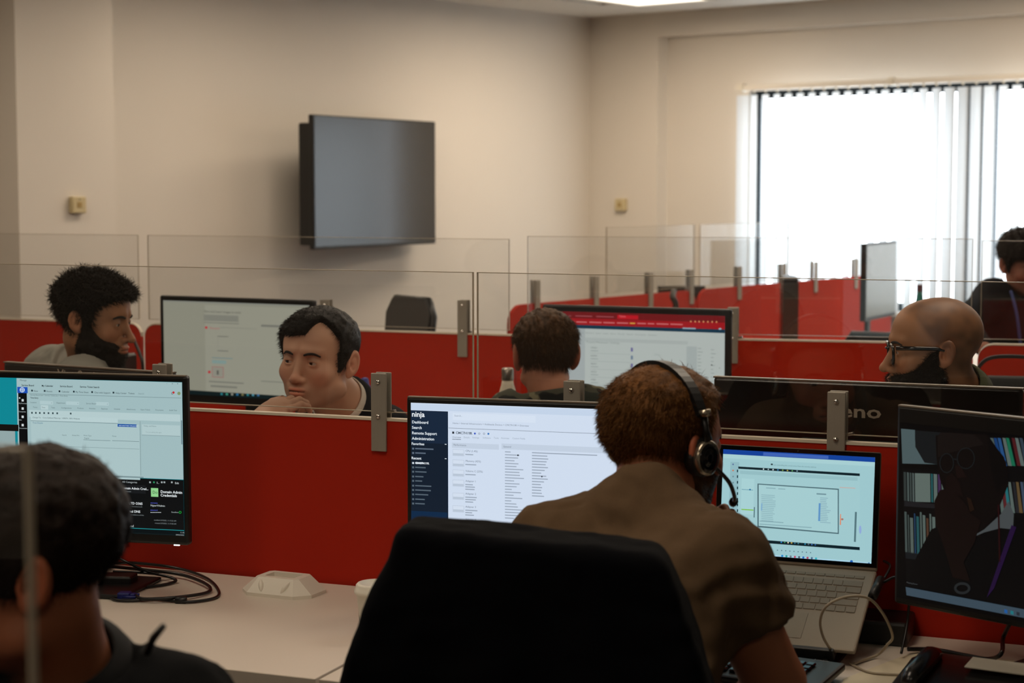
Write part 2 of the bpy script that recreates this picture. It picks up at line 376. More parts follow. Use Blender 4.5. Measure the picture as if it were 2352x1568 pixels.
desk(FARP, .2, 1.48, -.78, -.012, 'desk beside the diagonal partition nearest the television wall')
desk(FARP, 1.52, 3.6, -1.5, -.012, 'desk beside the diagonal partition holding the far monitor')

# ---------------------------------------------------------------- screens
def text_mesh(s, bold=False):
    c = bpy.data.curves.new('t', 'FONT'); c.body = s; c.size = 1; c.offset = 0.02 if bold else 0.0; c.resolution_u = 2
    o = bpy.data.objects.new('t', c); me = o.to_mesh()
    v = [(q.co.x, q.co.y) for q in me.vertices]; f = [list(p.vertices) for p in me.polygons]
    o.to_mesh_clear(); bpy.data.objects.remove(o); bpy.data.curves.remove(c); return v, f
class Screen:
    """flat picture shown by a display: rectangles, marks and lettering on its plane y=0 (local)"""
    def __init__(s, M, yl, w, h, x0, z1): s.k = 1.0; s.M = M; s.Mi = M.inverted(); s.y = yl; s.mb = MB(); s.x0, s.z1, s.w, s.h = x0, z1, w, h
    def loc(s, px, py):
        r = Vector(ray(px, py)); a = s.Mi @ Vector(CAM); d = (s.Mi.to_3x3() @ r); t = (s.y - a.y) / d.y; q = a + d * t
        return min(max(q.x, s.x0), s.x0 + s.w), min(max(q.z, s.z1 - s.h), s.z1)
    def quad(s, a, b, col, L=1, k=1.0):
        s.mb._add([Vector((x, s.y - L * .00025, z)) for x, z in ((a[0], b[1]), (b[0], b[1]), (b[0], a[1]), (a[0], a[1]))], [[0, 1, 2, 3]], emat(col, k * s.k))
    def bg(s, col, k=1.0): s.quad((s.x0, s.z1), (s.x0 + s.w, s.z1 - s.h), col, 0, k)
    def rect(s, x0, y0, x1, y1, col, L=1, k=1.0):
        r = x0 if x0 >= 0 else x1
        s.quad((s.loc(x0, y0)[0], s.loc(r, y0)[1]), (s.loc(x1, y1)[0], s.loc(r, y1)[1]), col, L, k)
    def band(s, f0, f1, col, L=1, u0=0, u1=1): s.quad((s.x0 + u0 * s.w, s.z1 - f0 * s.h), (s.x0 + u1 * s.w, s.z1 - f1 * s.h), col, L)
    def poly(s, pts, col, L=1, k=1.0):
        v = [Vector((x, s.y - L * .00025, z)) for x, z in (s.loc(*p) for p in pts)]; s.mb._add(v, [list(range(len(v)))], emat(col, k * s.k))
    def disc(s, x, y, rx, ry, col, L=1, n=20, ring=0):
        if ring:
            for i in range(n):
                a, b = 2 * math.pi * i / n, 2 * math.pi * (i + 1) / n
                s.poly([(x + rx * math.cos(a), y + ry * math.sin(a)), (x + rx * math.cos(b), y + ry * math.sin(b)), (x + (rx - ring) * math.cos(b), y + (ry - ring) * math.sin(b)), (x + (rx - ring) * math.cos(a), y + (ry - ring) * math.sin(a))], col, L)
        else: s.poly([(x + rx * math.cos(2 * math.pi * i / n), y + ry * math.sin(2 * math.pi * i / n)) for i in range(n)], col, L)
    def lines(s, x, y, n, dy, wmin, wmax, h, col, L=2, sl=0.0):
        for i in range(n): s.rect(x, y + i * dy, x + random.uniform(wmin, wmax), y + i * dy + h, col, L)
    def text(s, x, y, t, hpx, col, L=3, bold=False, wpx=None):
        a = s.loc(x, y); b = s.loc(x, y - hpx); size = (b[1] - a[1]) / .72; v, f = text_mesh(t, bold)
        sx = size
        if wpx: sx = (s.loc(x + wpx, y)[0] - a[0]) / max(max(q[0] for q in v), 1e-6)
        s.mb._add([Vector((a[0] + q[0] * sx, s.y - L * .00025, a[1] + q[1] * size)) for q in v], f, emat(col))
def monitor(tl, ang, w, h, label, bez=(.012, .012, .02), thick=.022, away=False, back=None, content=None, group=None, name='monitor', zd=.73, stand=True, tilt=0, mbody=None, rim=True, power=None):
    """tl: world point of the top-left corner as seen; ang: direction of its width"""
    mbody = mbody or M_blk
    W = Matrix.Translation(tl) @ rot2(math.radians(ang))
    H = tl[2] - zd
    base = W @ Matrix.Translation((w / 2, (.10 if not away else -.08), -H)); e = empty(name, base, label, 'monitor', group)
    # local: origin at stand foot; screen front plane at y0
    y0 = -.10 if not away else .08
    x0 = -w / 2; z1 = H
    sgn = 1
    if not away:
        MB().box(x0, y0, z1 - h, x0 + w, y0 + thick, z1, .006).build('casing', mbody, e)
        MB().box(x0 + .08, y0 + thick - .002, z1 - h + .05, x0 + w - .08, y0 + thick + .022, z1 - .07, .008).build('rear_housing', M_dgrey, e)
        if rim:
            MB().box(x0 + .003, y0 - .0006, z1 - .0022, x0 + w - .003, y0 + thick * .5, z1 + .0004).build('top_rim', mat('pale_rim', '6e6355', .4), e)  # thin top strip in a lighter grey-brown than the casing
        s = Screen(base, y0 - .0008, w - 2 * bez[0], h - bez[1] - bez[2], x0 + bez[0], z1 - bez[1])
        content(s); s.mb.build('screen', None, e)
        yb = y0 + thick + .02
    else:
        MB().box(x0, y0 - thick, z1 - h, x0 + w, y0, z1, .007).build('casing', mbody, e)
        MB().box(x0, y0 - thick - .0005, z1 - .0025, x0 + w, y0 - .004, z1 + .0005).build('top_rim', mat('pale_rim', '6e6355', .4), e)
        s = Screen(base, y0 + .0008, w - 2 * bez[0], h - bez[1] - bez[2], x0 + bez[0], z1 - bez[1])
        s.mb._add([Vector((x, y0 + .0008, z)) for x in (x0 + .012, x0 + w - .012) for z in (z1 - h + .02, z1 - .012)], [[0, 1, 3, 2]], emat('8fa5a8')); s.mb.build('screen', None, e)
        if back: back(e, x0, y0 - thick, z1, w, h, base)
        yb = y0 - thick - .012
    if stand:
        q = MB(); q.box(-.028, -.012, .008, .028, .012, H - h * .45, .004); q.box(-.035, min(0, yb) if not away else min(yb, 0), H - h * .6, .035, max(0, yb) if not away else max(yb, 0), H - h * .4, .004); q.build('stand_neck', M_blk, e)
        MB().box(-.12, -.09 if not away else -.10, 0, .12, .10 if not away else .09, .010, .004).build('stand_base', M_blk, e)
    if power: 
        a = s.loc(*power); MB().box(a[0] - .006, y0 + .002, z1 - h - .0015, a[0] + .006, y0 + .006, z1 - h + .001).build('power_light', emat('ffffff', 1.2), e)
    return e

def scr_left(s):
    s.bg('0b8592'); pg = '9fbabd'; dk = '23343a'
    s.rect(38, 868, 430, 1086, pg, 1); s.rect(38, 1087, 430, 1210, '090c0e', 1); s.rect(-200, 1219, 430, 1275, '08171a', 1); s.rect(-200, 1217.5, 430, 1219, '1f8f94', 2)
    s.rect(-200, 977, 40, 1217, '90a5a6', 2); s.rect(-200, 975, 43, 990, '120f0d', 3)
    s.rect(42, 900, 66, 1096, '07090b', 2); s.rect(40, 888, 64, 902, '1c4fb4', 3); s.disc(51.5, 895, 5.6, 5.6, 'e6f2f4', 4, ring=1.3); s.rect(46, 894.3, 57, 895.7, 'e6f2f4', 4); s.rect(50.8, 889.5, 52.2, 900.5, 'e6f2f4', 4)
    s.text(46, 874.5, 'Manage', 4, '4c5f64', 3)
    for x, t in ((50, 'Service Board'), (96, 'My Calendar'), (138, 'Service Board'), (184, 'Service Ticket Search')): s.text(x, 886 + (x - 50) * .027, t, 4.0, '1c2a30', 3, True)
    for x, t in ((78, 'New'), (107, 'Recent'), (142, 'Calendar'), (174, 'My Time Sheet'), (217, 'Chat with Support'), (266, 'Help Center'), (295, 'Tickets'), (318, 'Search')): s.text(x, 898.5 + (x - 50) * .025, t, 3.8, '24363c' if t != 'Search' else '6f8589', 3)
    for x in (72, 101, 135, 168, 210, 259): s.rect(x, 894 + (x - 50) * .025, x + 4, 898 + (x - 50) * .025, '24363c', 3)
    s.rect(67, 903.5, 416, 904.4, '6d8488', 3); s.disc(399, 901, 2.6, 2.6, 'c2272d', 4); s.disc(396, 903, 2.2, 2.6, '2c3c40', 3, ring=.8); s.disc(411.5, 903, 3.8, 3.8, '7f9469', 4)
    for x, t in ((383, '-'), (395, 'o'), (407, 'x')): s.text(x, 882, t, 4, '30444a', 3)
    s.text(70, 908, 'Service Board List > Service Ticket List > Time Entry', 3.1, '4f6266', 3); s.text(70, 914.5, 'Time Entry', 3.2, '1c2a30', 3, True)
    for x, t in ((70, 'Location'), (130, 'Department'), (198, 'Service Board')):
        s.text(x, 925 + (x - 70) * .02, t, 3.2, '4c5f64', 3); s.rect(x + 22, 920 + (x - 70) * .02, x + 52, 928 + (x - 70) * .02, 'adc6c9', 2); s.text(x + 48, 926 + (x - 70) * .02, 'v', 3, '30444a', 3)
    for x, t in ((76, 'Ticket'), (96, 'Time'), (118, 'Tasks'), (141, 'Configurations'), (178, 'Products'), (205, 'Activities'), (233, 'Expenses'), (262, 'Schedule'), (291, 'Attachments'), (323, 'Open Tickets'), (357, 'Documents'), (389, 'Audit Trail')): s.text(x, 936 + (x - 70) * .022, t, 3.1, '4a5d62', 3)
    s.rect(94, 930, 111, 940, 'b4cbcd', 2); s.rect(67, 941, 414, 957, 'b3cacc', 2)
    for x in (72, 81, 90, 100, 110, 120, 130, 161): s.rect(x, 945.5 + (x - 70) * .02, x + 3.6, 949.5 + (x - 70) * .02, '33474c', 3)
    s.rect(71, 954, 271, 965.5, 'b6cdcf', 3); s.rect(71, 965, 271, 966, '6b8286', 4); s.text(75, 959.5, 'Charge To:   Core Defined Maturity / 109074, 100% Website', 3.4, '3b4e53', 4)
    s.rect(71, 967, 322, 1092, 'a9c2c4', 2); s.rect(326, 974, 414, 999, 'aec6c8', 2); s.rect(326, 998, 414, 999, '7b9296', 3); s.rect(322.5, 967, 323.5, 1092, '809799', 3)
    s.text(75, 972, 'Time Details', 3.6, '3a6d8a', 3); s.rect(270.5, 973, 314, 979.5, '1450a0', 3); s.text(273, 978, 'ADD ANOTHER TIME ENTRY', 2.6, 'd8e8f0', 4)
    s.text(330, 979, 'Today, and Notes', 3.1, '6b8084', 3); s.text(335, 993, 'You are adding this again', 2.8, '84999c', 3)
    for x, t in ((143, 'Search'), (166, 'Actual Hrs'), (192, 'Work Type'), (258, 'Notes')): s.text(x, 1000 + (x - 143) * .02, t, 3, '55696d', 3)
    s.rect(192, 1009, 254, 1010, '6b8286', 3); s.rect(258, 1011, 320, 1012, '6b8286', 3); s.text(194, 1007, 'Regular', 3, '4a5d62', 3); s.rect(75, 1022, 320, 1022.8, '7d9497', 3)
    s.rect(416, 965, 419.5, 1020, '68808a', 3); s.rect(240, 1091, 330, 1094, '788f93', 3)
    W = 'cdd6d8'
    s.text(281, 1108, 'All Categories', 4.6, 'aab3b5', 3); s.text(402, 1111, 'Edit', 4.6, W, 3); s.text(360, 1110, 'S...', 4.2, W, 3)
    for x in (343, 352, 370, 376, 393): s.rect(x, 1105, x + 4, 1109, '9aa4a6' if x != 352 else '2a8a5a', 3)
    s.rect(275, 1112, 335, 1131, '15181b', 2); s.text(279, 1122.5, 'Domain Admin Cred...', 5.2, 'dfe6e8', 3, True); s.text(281, 1129, 'Credentials', 3.4, '7d8587', 3)
    s.rect(347, 1120, 364, 1140, '8fd08d', 3); s.text(350.5, 1133, 'Do', 7, '1e3d24', 4)
    s.text(369, 1131.5, 'Domain Admin', 6.2, 'dfe6e8', 3, True); s.text(369, 1139.5, 'Credentials', 6.2, 'dfe6e8', 3, True)
    s.text(283, 1157, 'PAS-LTD O365', 5.4, 'dfe6e8', 3, True); s.text(283, 1163, 'admin@pas-ltd.onmicrosoft', 3, '7d8587', 3)
    s.text(346, 1155.5, 'username', 3.2, '5b63d8', 3); s.text(346, 1162, 'HyperVAdmin', 4.4, W, 3); s.text(346, 1172, 'password', 3.2, '5b63d8', 3)
    for k in range(10): s.rect(346 + k * 2.5, 1175.5, 347.6 + k * 2.5, 1177, W, 3)
    s.text(283, 1175.5, 'External DNS', 5.4, 'dfe6e8', 3, True); s.text(283, 1182, 'admin@externaldns.co.uk/dns', 3, '7d8587', 3)
    s.text(394, 1177, 'Excellent', 3.4, '9aa4a6', 3); s.disc(414, 1176, 3, 3, '19b23a', 3, ring=1)
    s.text(354, 1195, 'modified 2/7/2025, 11:17:22 AM', 3, '848c8e', 3); s.text(356, 1202, 'created 2/7/2025, 11:17:08 AM', 3, '848c8e', 3)
    s.text(283, 1209, 'FishBowl', 5.2, 'dfe6e8', 3, True); s.rect(272, 1203, 279, 1210, 'c9d2d4', 3); s.text(414, 1224, '11:40', 3.4, '9aa4a6', 3); s.text(404, 1229, '28/02/2025', 3.2, '9aa4a6', 3)
    s.rect(44, 912, 47, 915, W, 3)
    for y, t in ((927, 'My Favorites'), (946, 'Companies'), (965, 'Sales'), (984, 'Procurement')): s.text(43.5, y, t, 2.8, 'b9c6c8', 3); s.rect(50, y - 11, 55, y - 5.5, W, 3)
monitor(Vector((-1.178, 3.76, 1.197)), -13.3, .54, .345, 'monitor at the left with teal desktop, white service page and dark password list', content=scr_left, bez=(.009, .013, .020), power=(404, 1252))

def scr_ninja(s):
    s.bg('cfdcee'); s.rect(900, 925, 1800, 939, 'c3d3e8', 1)
    s.rect(900, 940, 1030.5, 1400, '15263b', 2); s.rect(900, 1014, 1028.5, 1170, '101d2c', 3); s.rect(900, 1170, 1028, 1400, '0a2846', 3)
    s.text(946, 956, 'ninja', 12, 'eef3f8', 4, True)
    for y, t in ((971.5, 'Dashboard'), (984, 'Search'), (996.5, 'Remote Support'), (1009, 'Administration')): s.text(946.5, y, t, 6.4, 'dfe8f0', 4, True)
    for y, t in ((1021, 'Favorites'), (1054, 'Recent')): s.text(945.5, y, t, 6, 'dfe8f0', 4, True); s.rect(1022, y - 2, 1026, y - .5, 'dfe8f0', 4)
    for y, w_, c in ((1031, 42, '5d6b7c'), (1041, 24, '5d6b7c'), (1064, 20, 'c9d3dd'), (1074, 24, '55636f'), (1084, 26, '55636f'), (1095, 19, '55636f'), (1105, 16, '55636f'), (1116, 37, '55636f'), (1126, 36, '55636f'), (1136, 30, '55636f'), (1147, 22, '55636f'), (1157, 22, '55636f')):
        s.rect(947, y - 3.5, 951.5, y + .8, c, 4); s.rect(954, y - 2.8, 954 + w_, y, c, 4)
    s.text(954, 1064.8, 'CMC7H19R', 4.8, 'e2e9ef', 5, True)
    s.rect(1030.5, 982, 1800, 983, '7d8896', 3); s.rect(1040, 948, 1230, 964, 'd5e1f1', 1); s.text(1044, 956, 'Search...', 4.2, '8a96a6', 3)
    s.text(1040, 973, 'Home > Internal Infrastructure > Ambleside Devices > CMC7H19R > Overview', 4, '6f7b8b', 3, wpx=175)
    s.rect(1039, 990.5, 1043.5, 995.5, '20262e', 3); s.text(1047, 996, 'CMC7H19R', 5.6, '4c5663', 3, True)
    for x, c in ((1081, '6d7889'), (1091, '3555c0'), (1101, '6d7889'), (1112, '6d7889'), (1122, '3070b8')): s.disc(x, 995 + (x - 1081) * .02, 2.3, 2.3, c, 3, 10, ring=0 if c[0] == '3' else .8)
    for x, t in ((1039, 'Overview'), (1065, 'Details'), (1085, 'Settings'), (1109, 'Software'), (1134, 'Tools'), (1151, 'Activities'), (1177, 'Custom Fields')): s.text(x, 1005 + (x - 1039) * .02, t, 3.8, '66717f' if x == 1039 else '929eae', 3)
    s.rect(1039, 1007.5, 1059, 1008.7, '5a6674', 3)
    s.rect(1038, 1016, 1146, 1028, 'c2cfe0', 2); s.text(1042, 1023, 'Performance', 4.2, '66717f', 3); s.rect(1152, 1018, 1800, 1031, 'c2cfe0', 2); s.text(1156, 1027, 'General', 4.2, '66717f', 3)
    for y in (1031, 1055, 1078, 1101, 1131, 1160):
        s.rect(1040, y, 1066, y + 15, 'b3bfd0', 2); s.rect(1040.7, y + .7, 1065.3, y + 14.3, 'd2deee', 3); s.rect(1041, y + 9, 1065, y + 14, 'b9c6d6', 4)
    for y, t in ((1037, 'CPU (1.4%)'), (1060, 'Memory (42%)'), (1083, 'Volume C (23%)'), (1106, 'Adapter 1'), (1135, 'Adapter 2'), (1165, 'Adapter 3'), (1194, 'Adapter 4')):
        s.text(1069.5, y, t, 4.4, '606b7a', 3); s.lines(1069, y + 5, 3 if y > 1100 else 1, 5.4, 14, 28, 2.2, '96a2b2', 3)
    for k in range(24):
        y = 1036 + k * 6.6; s.rect(1160, y, 1160 + random.uniform(12, 44), y + 2.2, '9aa6b6', 3)
        if k < 16: s.rect(1222, y + 2, 1222 + (random.uniform(20, 40) if k else 150), y + 4.2, '96a2b2', 3)
    s.disc(1190, 1045, 2, 2, '2b333c', 4, 8); s.disc(1245, 1094, 1.6, 2, '2b333c', 4, 8)
    s.rect(1066, 1204, 1096, 1207, '20262e', 3)
monitor(Vector((-.2084, 3.57, 1.163)), -16, .54, .335, 'monitor showing a white page with dark blue menu beside the headset man', content=scr_ninja, bez=(.010, .012, .02))

def scr_doc(s):
    s.bg('8c8b7c'); s.rect(470, 700, 700, 900, '949384', 1); s.rect(360, 680, 740, 692, '85867c', 1)
    s.text(469, 717, 'How and insert images in email', 5.5, '4f4f49', 3, wpx=84); s.rect(468, 722, 548, 736, '7f7f74', 2); s.rect(468, 739, 549, 741, '76766c', 2)
    s.disc(474, 752, 3.2, 3.2, 'b5313a', 3, 10); s.text(482, 755, 'Request', 5, 'a8555a', 3, wpx=23); s.rect(505, 751, 590, 752, '7d7d73', 2); s.rect(600, 745, 685, 750, '74746b', 2)
    s.rect(500, 771, 525, 773, '6e6e65', 3); s.rect(500, 773, 501, 800, '82827a', 2); s.rect(500, 804, 525, 806, '6e6e65', 3)
    s.rect(487, 820, 535, 822, '6f8585', 3); s.rect(487, 826, 520, 834, '7f9590', 2)
    s.rect(487, 841, 514, 866, '9b6a66', 2); s.rect(488.5, 842.5, 512.5, 864.5, '8f8d80', 3); s.rect(498, 850, 503, 860, '5f5f58', 4); s.disc(481, 854, 3.4, 3.4, 'b5313a', 3, 10)
    s.rect(480, 874, 560, 877, '77776d', 2); s.rect(484, 884, 545, 888, '77776d', 2); s.rect(600, 874, 690, 876, '77776d', 2)
    s.band(.955, 1, '071a1c', 3)
    for k, c in enumerate(('2a7d86', '3c8f7a', '8d8d80', '2d6f9a', '77714a', '2a7d86', '4f8ea0', '3a6f9a')): s.rect(507 + k * 12, 902 + k * .4, 512 + k * 12, 906.5 + k * .4, c, 4)
monitor(Vector((-1.171, 6.05, 1.218)), -27.2, .61, .352, 'monitor with a pale document page behind the man with hand at his mouth', content=scr_doc, bez=(.016, .016, .028), rim=False)

def scr_red(s):
    s.bg('b1b9b5'); s.band(0, .065, '6d1016', 1); s.band(.065, .13, '9b111b', 1); s.band(.13, .165, '053247', 2)
    s.rect(1300, 748, 1343, 1000, 'a2aaaa', 1); s.rect(1343, 775, 1580, 783, 'a8b0ad', 2)
    s.text(1328, 765, 'Board   Members   Dates   Labels   Status   Priority   Report   Automation   Activities', 3.6, '8b9391', 3, wpx=180)
    s.text(1347, 787, 'Project Milestones / Settings', 5, '868f8d', 3, wpx=76)
    for k in range(6):
        y = 797 + k * 18.3
        s.text(1357, y + 3, ('CPU', 'RAM', 'SSD', 'NIC', 'VM', 'LAN')[k] + '01', 4, '666f70', 3); s.rect(1357, y + 7, 1374, y + 9, '959e9c', 3); s.rect(1355, y + 13, 1448, y + 13.8, '99a2a0', 3)
        s.rect(1449, y + 1, 1454, y + 10, ('6b6896', '6c7f92')[k % 2], 3)
    s.text(1503, 816, 'Drag...', 5, '98a19e', 3); s.rect(1577, 795, 1600, 900, 'a3acaa', 2)
    for k in range(9): s.rect(1603, 799 + k * 8, 1603 + random.uniform(5, 12), 800.6 + k * 8, '8f9896', 3); s.rect(1633, 802 + k * 9, 1633 + random.uniform(5, 12), 803.6 + k * 9, '8f9896', 3)
    s.disc(1635, 838, 2, 1.5, '2b3333', 4, 8); s.disc(1653, 845, 1, 1, '2b3333', 4, 8)
    s.rect(1418, 723, 1466, 732, 'b80f20', 3); s.text(1422, 728, 'Tickets', 4, 'e3777d', 4)
    for x, w_ in ((1322, 38), (1370, 40), (1300, 12)): s.rect(x, 724 + (x - 1322) * .03, x + w_, 726.2 + (x - 1322) * .03, '9a4a50', 4)
    for x, w_ in ((1300, 20), (1324, 24), (1354, 28), (1386, 26), (1417, 26), (1447, 12), (1464, 20), (1488, 15), (1508, 28), (1540, 28)): s.rect(x, 737.5 + (x - 1320) * .024, x + w_, 740.3 + (x - 1320) * .024, 'c9686a' if x != 1447 else 'd7a044', 4)
    for x in (1587, 1597, 1606, 1616, 1626, 1636, 1646): s.disc(x, 738 + (x - 1587) * .02, 2, 2.2, 'd08a5c', 4, 8)
    s.rect(1568, 752, 1598, 755, '8fa6b4', 4); s.disc(1654, 755, 3.5, 2.2, '9db1bd', 4, 8)
monitor(Vector((.0935, 5.67, 1.212)), -23.6, .61, .36, 'large monitor with red browser bar behind the boy seen from the back', content=scr_red, bez=(.018, .020, .03), rim=False)

def logo_v(e, x0, y, z1, w, h, base):
    v, f = text_mesh('ViewSonic', True); mx = max(q[0] for q in v); q = MB()
    q._add([Vector((x0 + .182 + a / mx * .135, y - .0008, z1 - .030 + b * .030)) for a, b in v], f); q.build('logo', mat('silver_lettering', 'a39c8c', .4), e)
    MB().box(x0 + .12, y - .02, z1 - h + .04, x0 + w - .12, y + .002, z1 - .075, .008).build('rear_housing', M_dgrey, e)
monitor(PY(22, 829, 4.54), -29.7, .54, .34, 'dark grey monitor back with half-hidden silver lettering in front of the bearded man', away=True, back=logo_v, mbody=M_dgrey)
def logo_l(e, x0, y, z1, w, h, base):
    v, f = text_mesh('leno', True); mx = max(q[0] for q in v); q = MB()
    q._add([Vector((x0 + .247 + a / mx * .094, y - .0008, z1 - .070 + b * .036)) for a, b in v], f); q.build('logo', mat('silver_lettering', 'a39c8c', .4), e)
    MB().box(x0 + .18, y - .012, z1 - h + .03, x0 + w - .18, y + .002, z1 - .115, .006).build('rear_housing', M_blk, e)
monitor(PY(1645, 862, 3.71), -21.6, .61, .36, 'glossy black monitor back with silver lettering in front of the bald man', away=True, back=logo_l, mbody=mat('satin_black', '1a1714', .22))

def scr_video(s):
    s.k = .55
    s.bg('050506'); sh = '1a1b1c'
    s.text(2095, 972, 'Live', 4, '3c3f40', 3); s.rect(2300, 970, 2352, 974, '3a3d3e', 3)
    s.poly([(2068, 984), (2400, 1012), (2400, 1405), (2083, 1346)], '0b0b0c', 1)
    s.poly([(2070, 984), (2102, 987), (2102, 1010), (2125, 1060), (2155, 1066), (2073, 1064)], '5f7376', 2)
    s.poly([(2102, 988), (2165, 993), (2152, 1066), (2124, 1062), (2103, 1026)], '1a1e20', 3)
    s.poly([(2072, 1064), (2170, 1068), (2170, 1078), (2072, 1074)], '070707', 4)
    s.poly([(2078, 1150), (2160, 1158), (2160, 1168), (2078, 1162)], '232326', 4)
    s.poly([(2080, 1265), (2150, 1275), (2150, 1290), (2081, 1282)], '1c2023', 4)
    bc = ['49504c', '6f7f7b', '51605f', '7d8d89', '788883', '2f6d70', '6c7c78', '452c55', '61706c']
    x = 2076
    for k, (wd, c) in enumerate(zip((7, 5, 5, 5, 36, 5, 9, 7, 9), ['3b4442', '5c6a67', '4b5754', '5f6d6a', '76867f', '2d6b6e', '6f807b', '503560', '65746f'])):
        s.poly([(x, 1083 + k * .8), (x + wd - 1, 1084 + k * .8), (x + wd, 1150 + k * .7), (x + 1, 1149 + k * .7)], c, 4); x += wd + 1
    x = 2078
    for k, (wd, c) in enumerate(zip((6, 4, 8, 4, 7, 5, 7, 6, 5, 8), ['54625f', '4a5653', '66756f', '2c4a6b', '2f6468', '5f6f6a', '6a7a74', '5c4030', '63726c', '6c7c76'])):
        s.poly([(x, 1174 + (k * 7) % 17), (x + wd - 1, 1175 + (k * 7) % 17), (x + wd + 1, 1268 + k), (x + 2, 1267 + k)], c, 4); x += wd + 1.3
    for x, c in ((2275, '5d6c69'), (2283, '1d4a86'), (2292, '2d5f9a'), (2303, '6c7b77'), (2311, '1d7e5c'), (2324, '5a2024'), (2332, '6e7c78'), (2342, '3c4b58')):
        s.poly([(x, 1005), (x + 7, 1006), (x + 22, 1070), (x + 13, 1069)], c, 3)
    s.rect(2320, 1072, 2400, 1082, '0c0c0d', 4)
    for x, c in ((2292, '65746f'), (2300, '682a2d'), (2307, '2d7f86'), (2316, '6b7b76'), (2326, '2b2c30'), (2334, '6f5a3a'), (2344, '4a5a70'), (2352, '65746f')):
        s.poly([(x, 1106), (x + 6, 1107), (x + 16, 1178), (x + 8, 1177)], c, 3)
    # the caller: dark clothes, face with round glasses, hand at the mouth
    s.poly([(2085, 1345), (2105, 1280), (2140, 1215), (2200, 1190), (2300, 1180), (2400, 1200), (2400, 1400)], '09090a', 5)
    s.poly([(2150, 1000), (2185, 992), (2270, 998), (2312, 1060), (2318, 1110), (2290, 1180), (2250, 1235), (2190, 1180), (2160, 1100), (2152, 1050)], '100b0a', 6)
    s.poly([(2268, 1000), (2308, 1050), (2316, 1105), (2290, 1130), (2275, 1060)], '0a0808', 7)
    s.poly([(2155, 1002), (2162, 992), (2240, 998), (2262, 1020), (2180, 1040), (2155, 1050)], '1a1412', 7)
    s.disc(2220, 1052, 21, 25, '1c2022', 8, ring=2.5); s.disc(2176, 1063, 17, 23, '1c2022', 8, ring=2.5); s.rect(2192, 1052, 2200, 1055, '1c2022', 8)
    s.poly([(2195, 1070), (2206, 1066), (2222, 1095), (2200, 1098)], '1c100e', 8)
    s.poly([(2220, 1240), (2262, 1215), (2300, 1180), (2318, 1150), (2330, 1180), (2328, 1215), (2300, 1212), (2262, 1222)], '565c5e', 7)
    s.poly([(2175, 1095), (2188, 1086), (2205, 1105), (2214, 1140), (2200, 1135), (2222, 1160), (2230, 1178), (2255, 1195), (2240, 1245), (2215, 1290), (2230, 1335), (2190, 1325), (2175, 1270), (2150, 1200), (2148, 1150), (2160, 1125), (2174, 1122)], '180e0c', 9)
    s.poly([(2222, 1140), (2232, 1145), (2240, 1170), (2230, 1175)], '26170f', 10)
    s.poly([(2325, 1205), (2336, 1210), (2285, 1350), (2268, 1372)], '2b1541', 9); s.poly([(2293, 1158), (2297, 1158), (2300, 1290), (2296, 1290)], '2c0e10', 9)
    s.disc(2212, 1350, 19, 14, '2c3032', 10, ring=6)
    s.text(2084, 1338, 'Meeting Room', 3.6, '46494b', 10)
    s.poly([(2082, 1347), (2400, 1407), (2400, 1427), (2084, 1366)], '4b5f6e', 10)
    for x, c in ((2312, '2b6fc0'), (2326, '2b8f9a'), (2340, '333a44')): s.poly([(x - 3, 1398 + (x - 2312) * .2), (x + 4, 1400 + (x - 2312) * .2), (x + 4, 1408 + (x - 2312) * .2), (x - 3, 1406 + (x - 2312) * .2)], c, 11)
monitor(Vector((.673, 3.17, 1.194)), -47.2, .54, .352, 'angled monitor at the right edge showing a dark video call before bookshelves', content=scr_video, bez=(.008, .03, .012))

# far monitor, window reflection put into its grey screen colour
def scr_grey(s): s.bg('1e2224', .6)
fm_ = Vector(PY(1990, 556, 9.2)); 
e = empty('monitor', Matrix.Translation((fm_.x, fm_.y, .73)) @ rot2(math.radians(62.5)), 'far upright monitor before the window, blank screen coloured grey for reflected light', 'monitor')
MB().box(0, 0, .17, .56, .03, .565, .004).build('casing', M_blk, e)
MB().box(.012, -.001, .19, .548, .0, .553).build('screen', mat('screen_reflection_grey', '8f989b', .22), e)
MB().box(.15, .03, .008, .20, .05, .40, .003).build('stand_neck', M_blk, e); MB().box(.05, -.06, 0, .30, .14, .01, .003).build('stand_base', M_blk, e)

# ---------------------------------------------------------------- television
tvd = math.radians(90 - 29); TVM = Matrix.Translation((-1.11, 10.25, 1.985)) @ rot2(tvd)
tv = empty('television', TVM, 'dark wall television on a swing arm, its screen reflecting the blinds', 'television')
W_, H_ = 1.31, .755
MB().box(0, 0, -H_, W_, .035, 0, .006).build('casing', M_blk, tv)
MB().box(.010, -.0012, -H_ + .016, W_ - .010, .001, -.010).build('screen', mat('tv_screen_glass', '101316', .16, spec=.9, nvar=.01), tv)
MB().box(.015, .034, -H_ + .02, W_ - .5, .115, -.045, .01).build('rear_housing', M_blk, tv)
q = MB(); q.tube([(.65, .115, -.38), (.52, .20, -.38), (.64, .30, -.38)], .02); q.box(.55, .105, -.55, .75, .125, -.2); q.build('swing_arm', M_dgrey, tv)

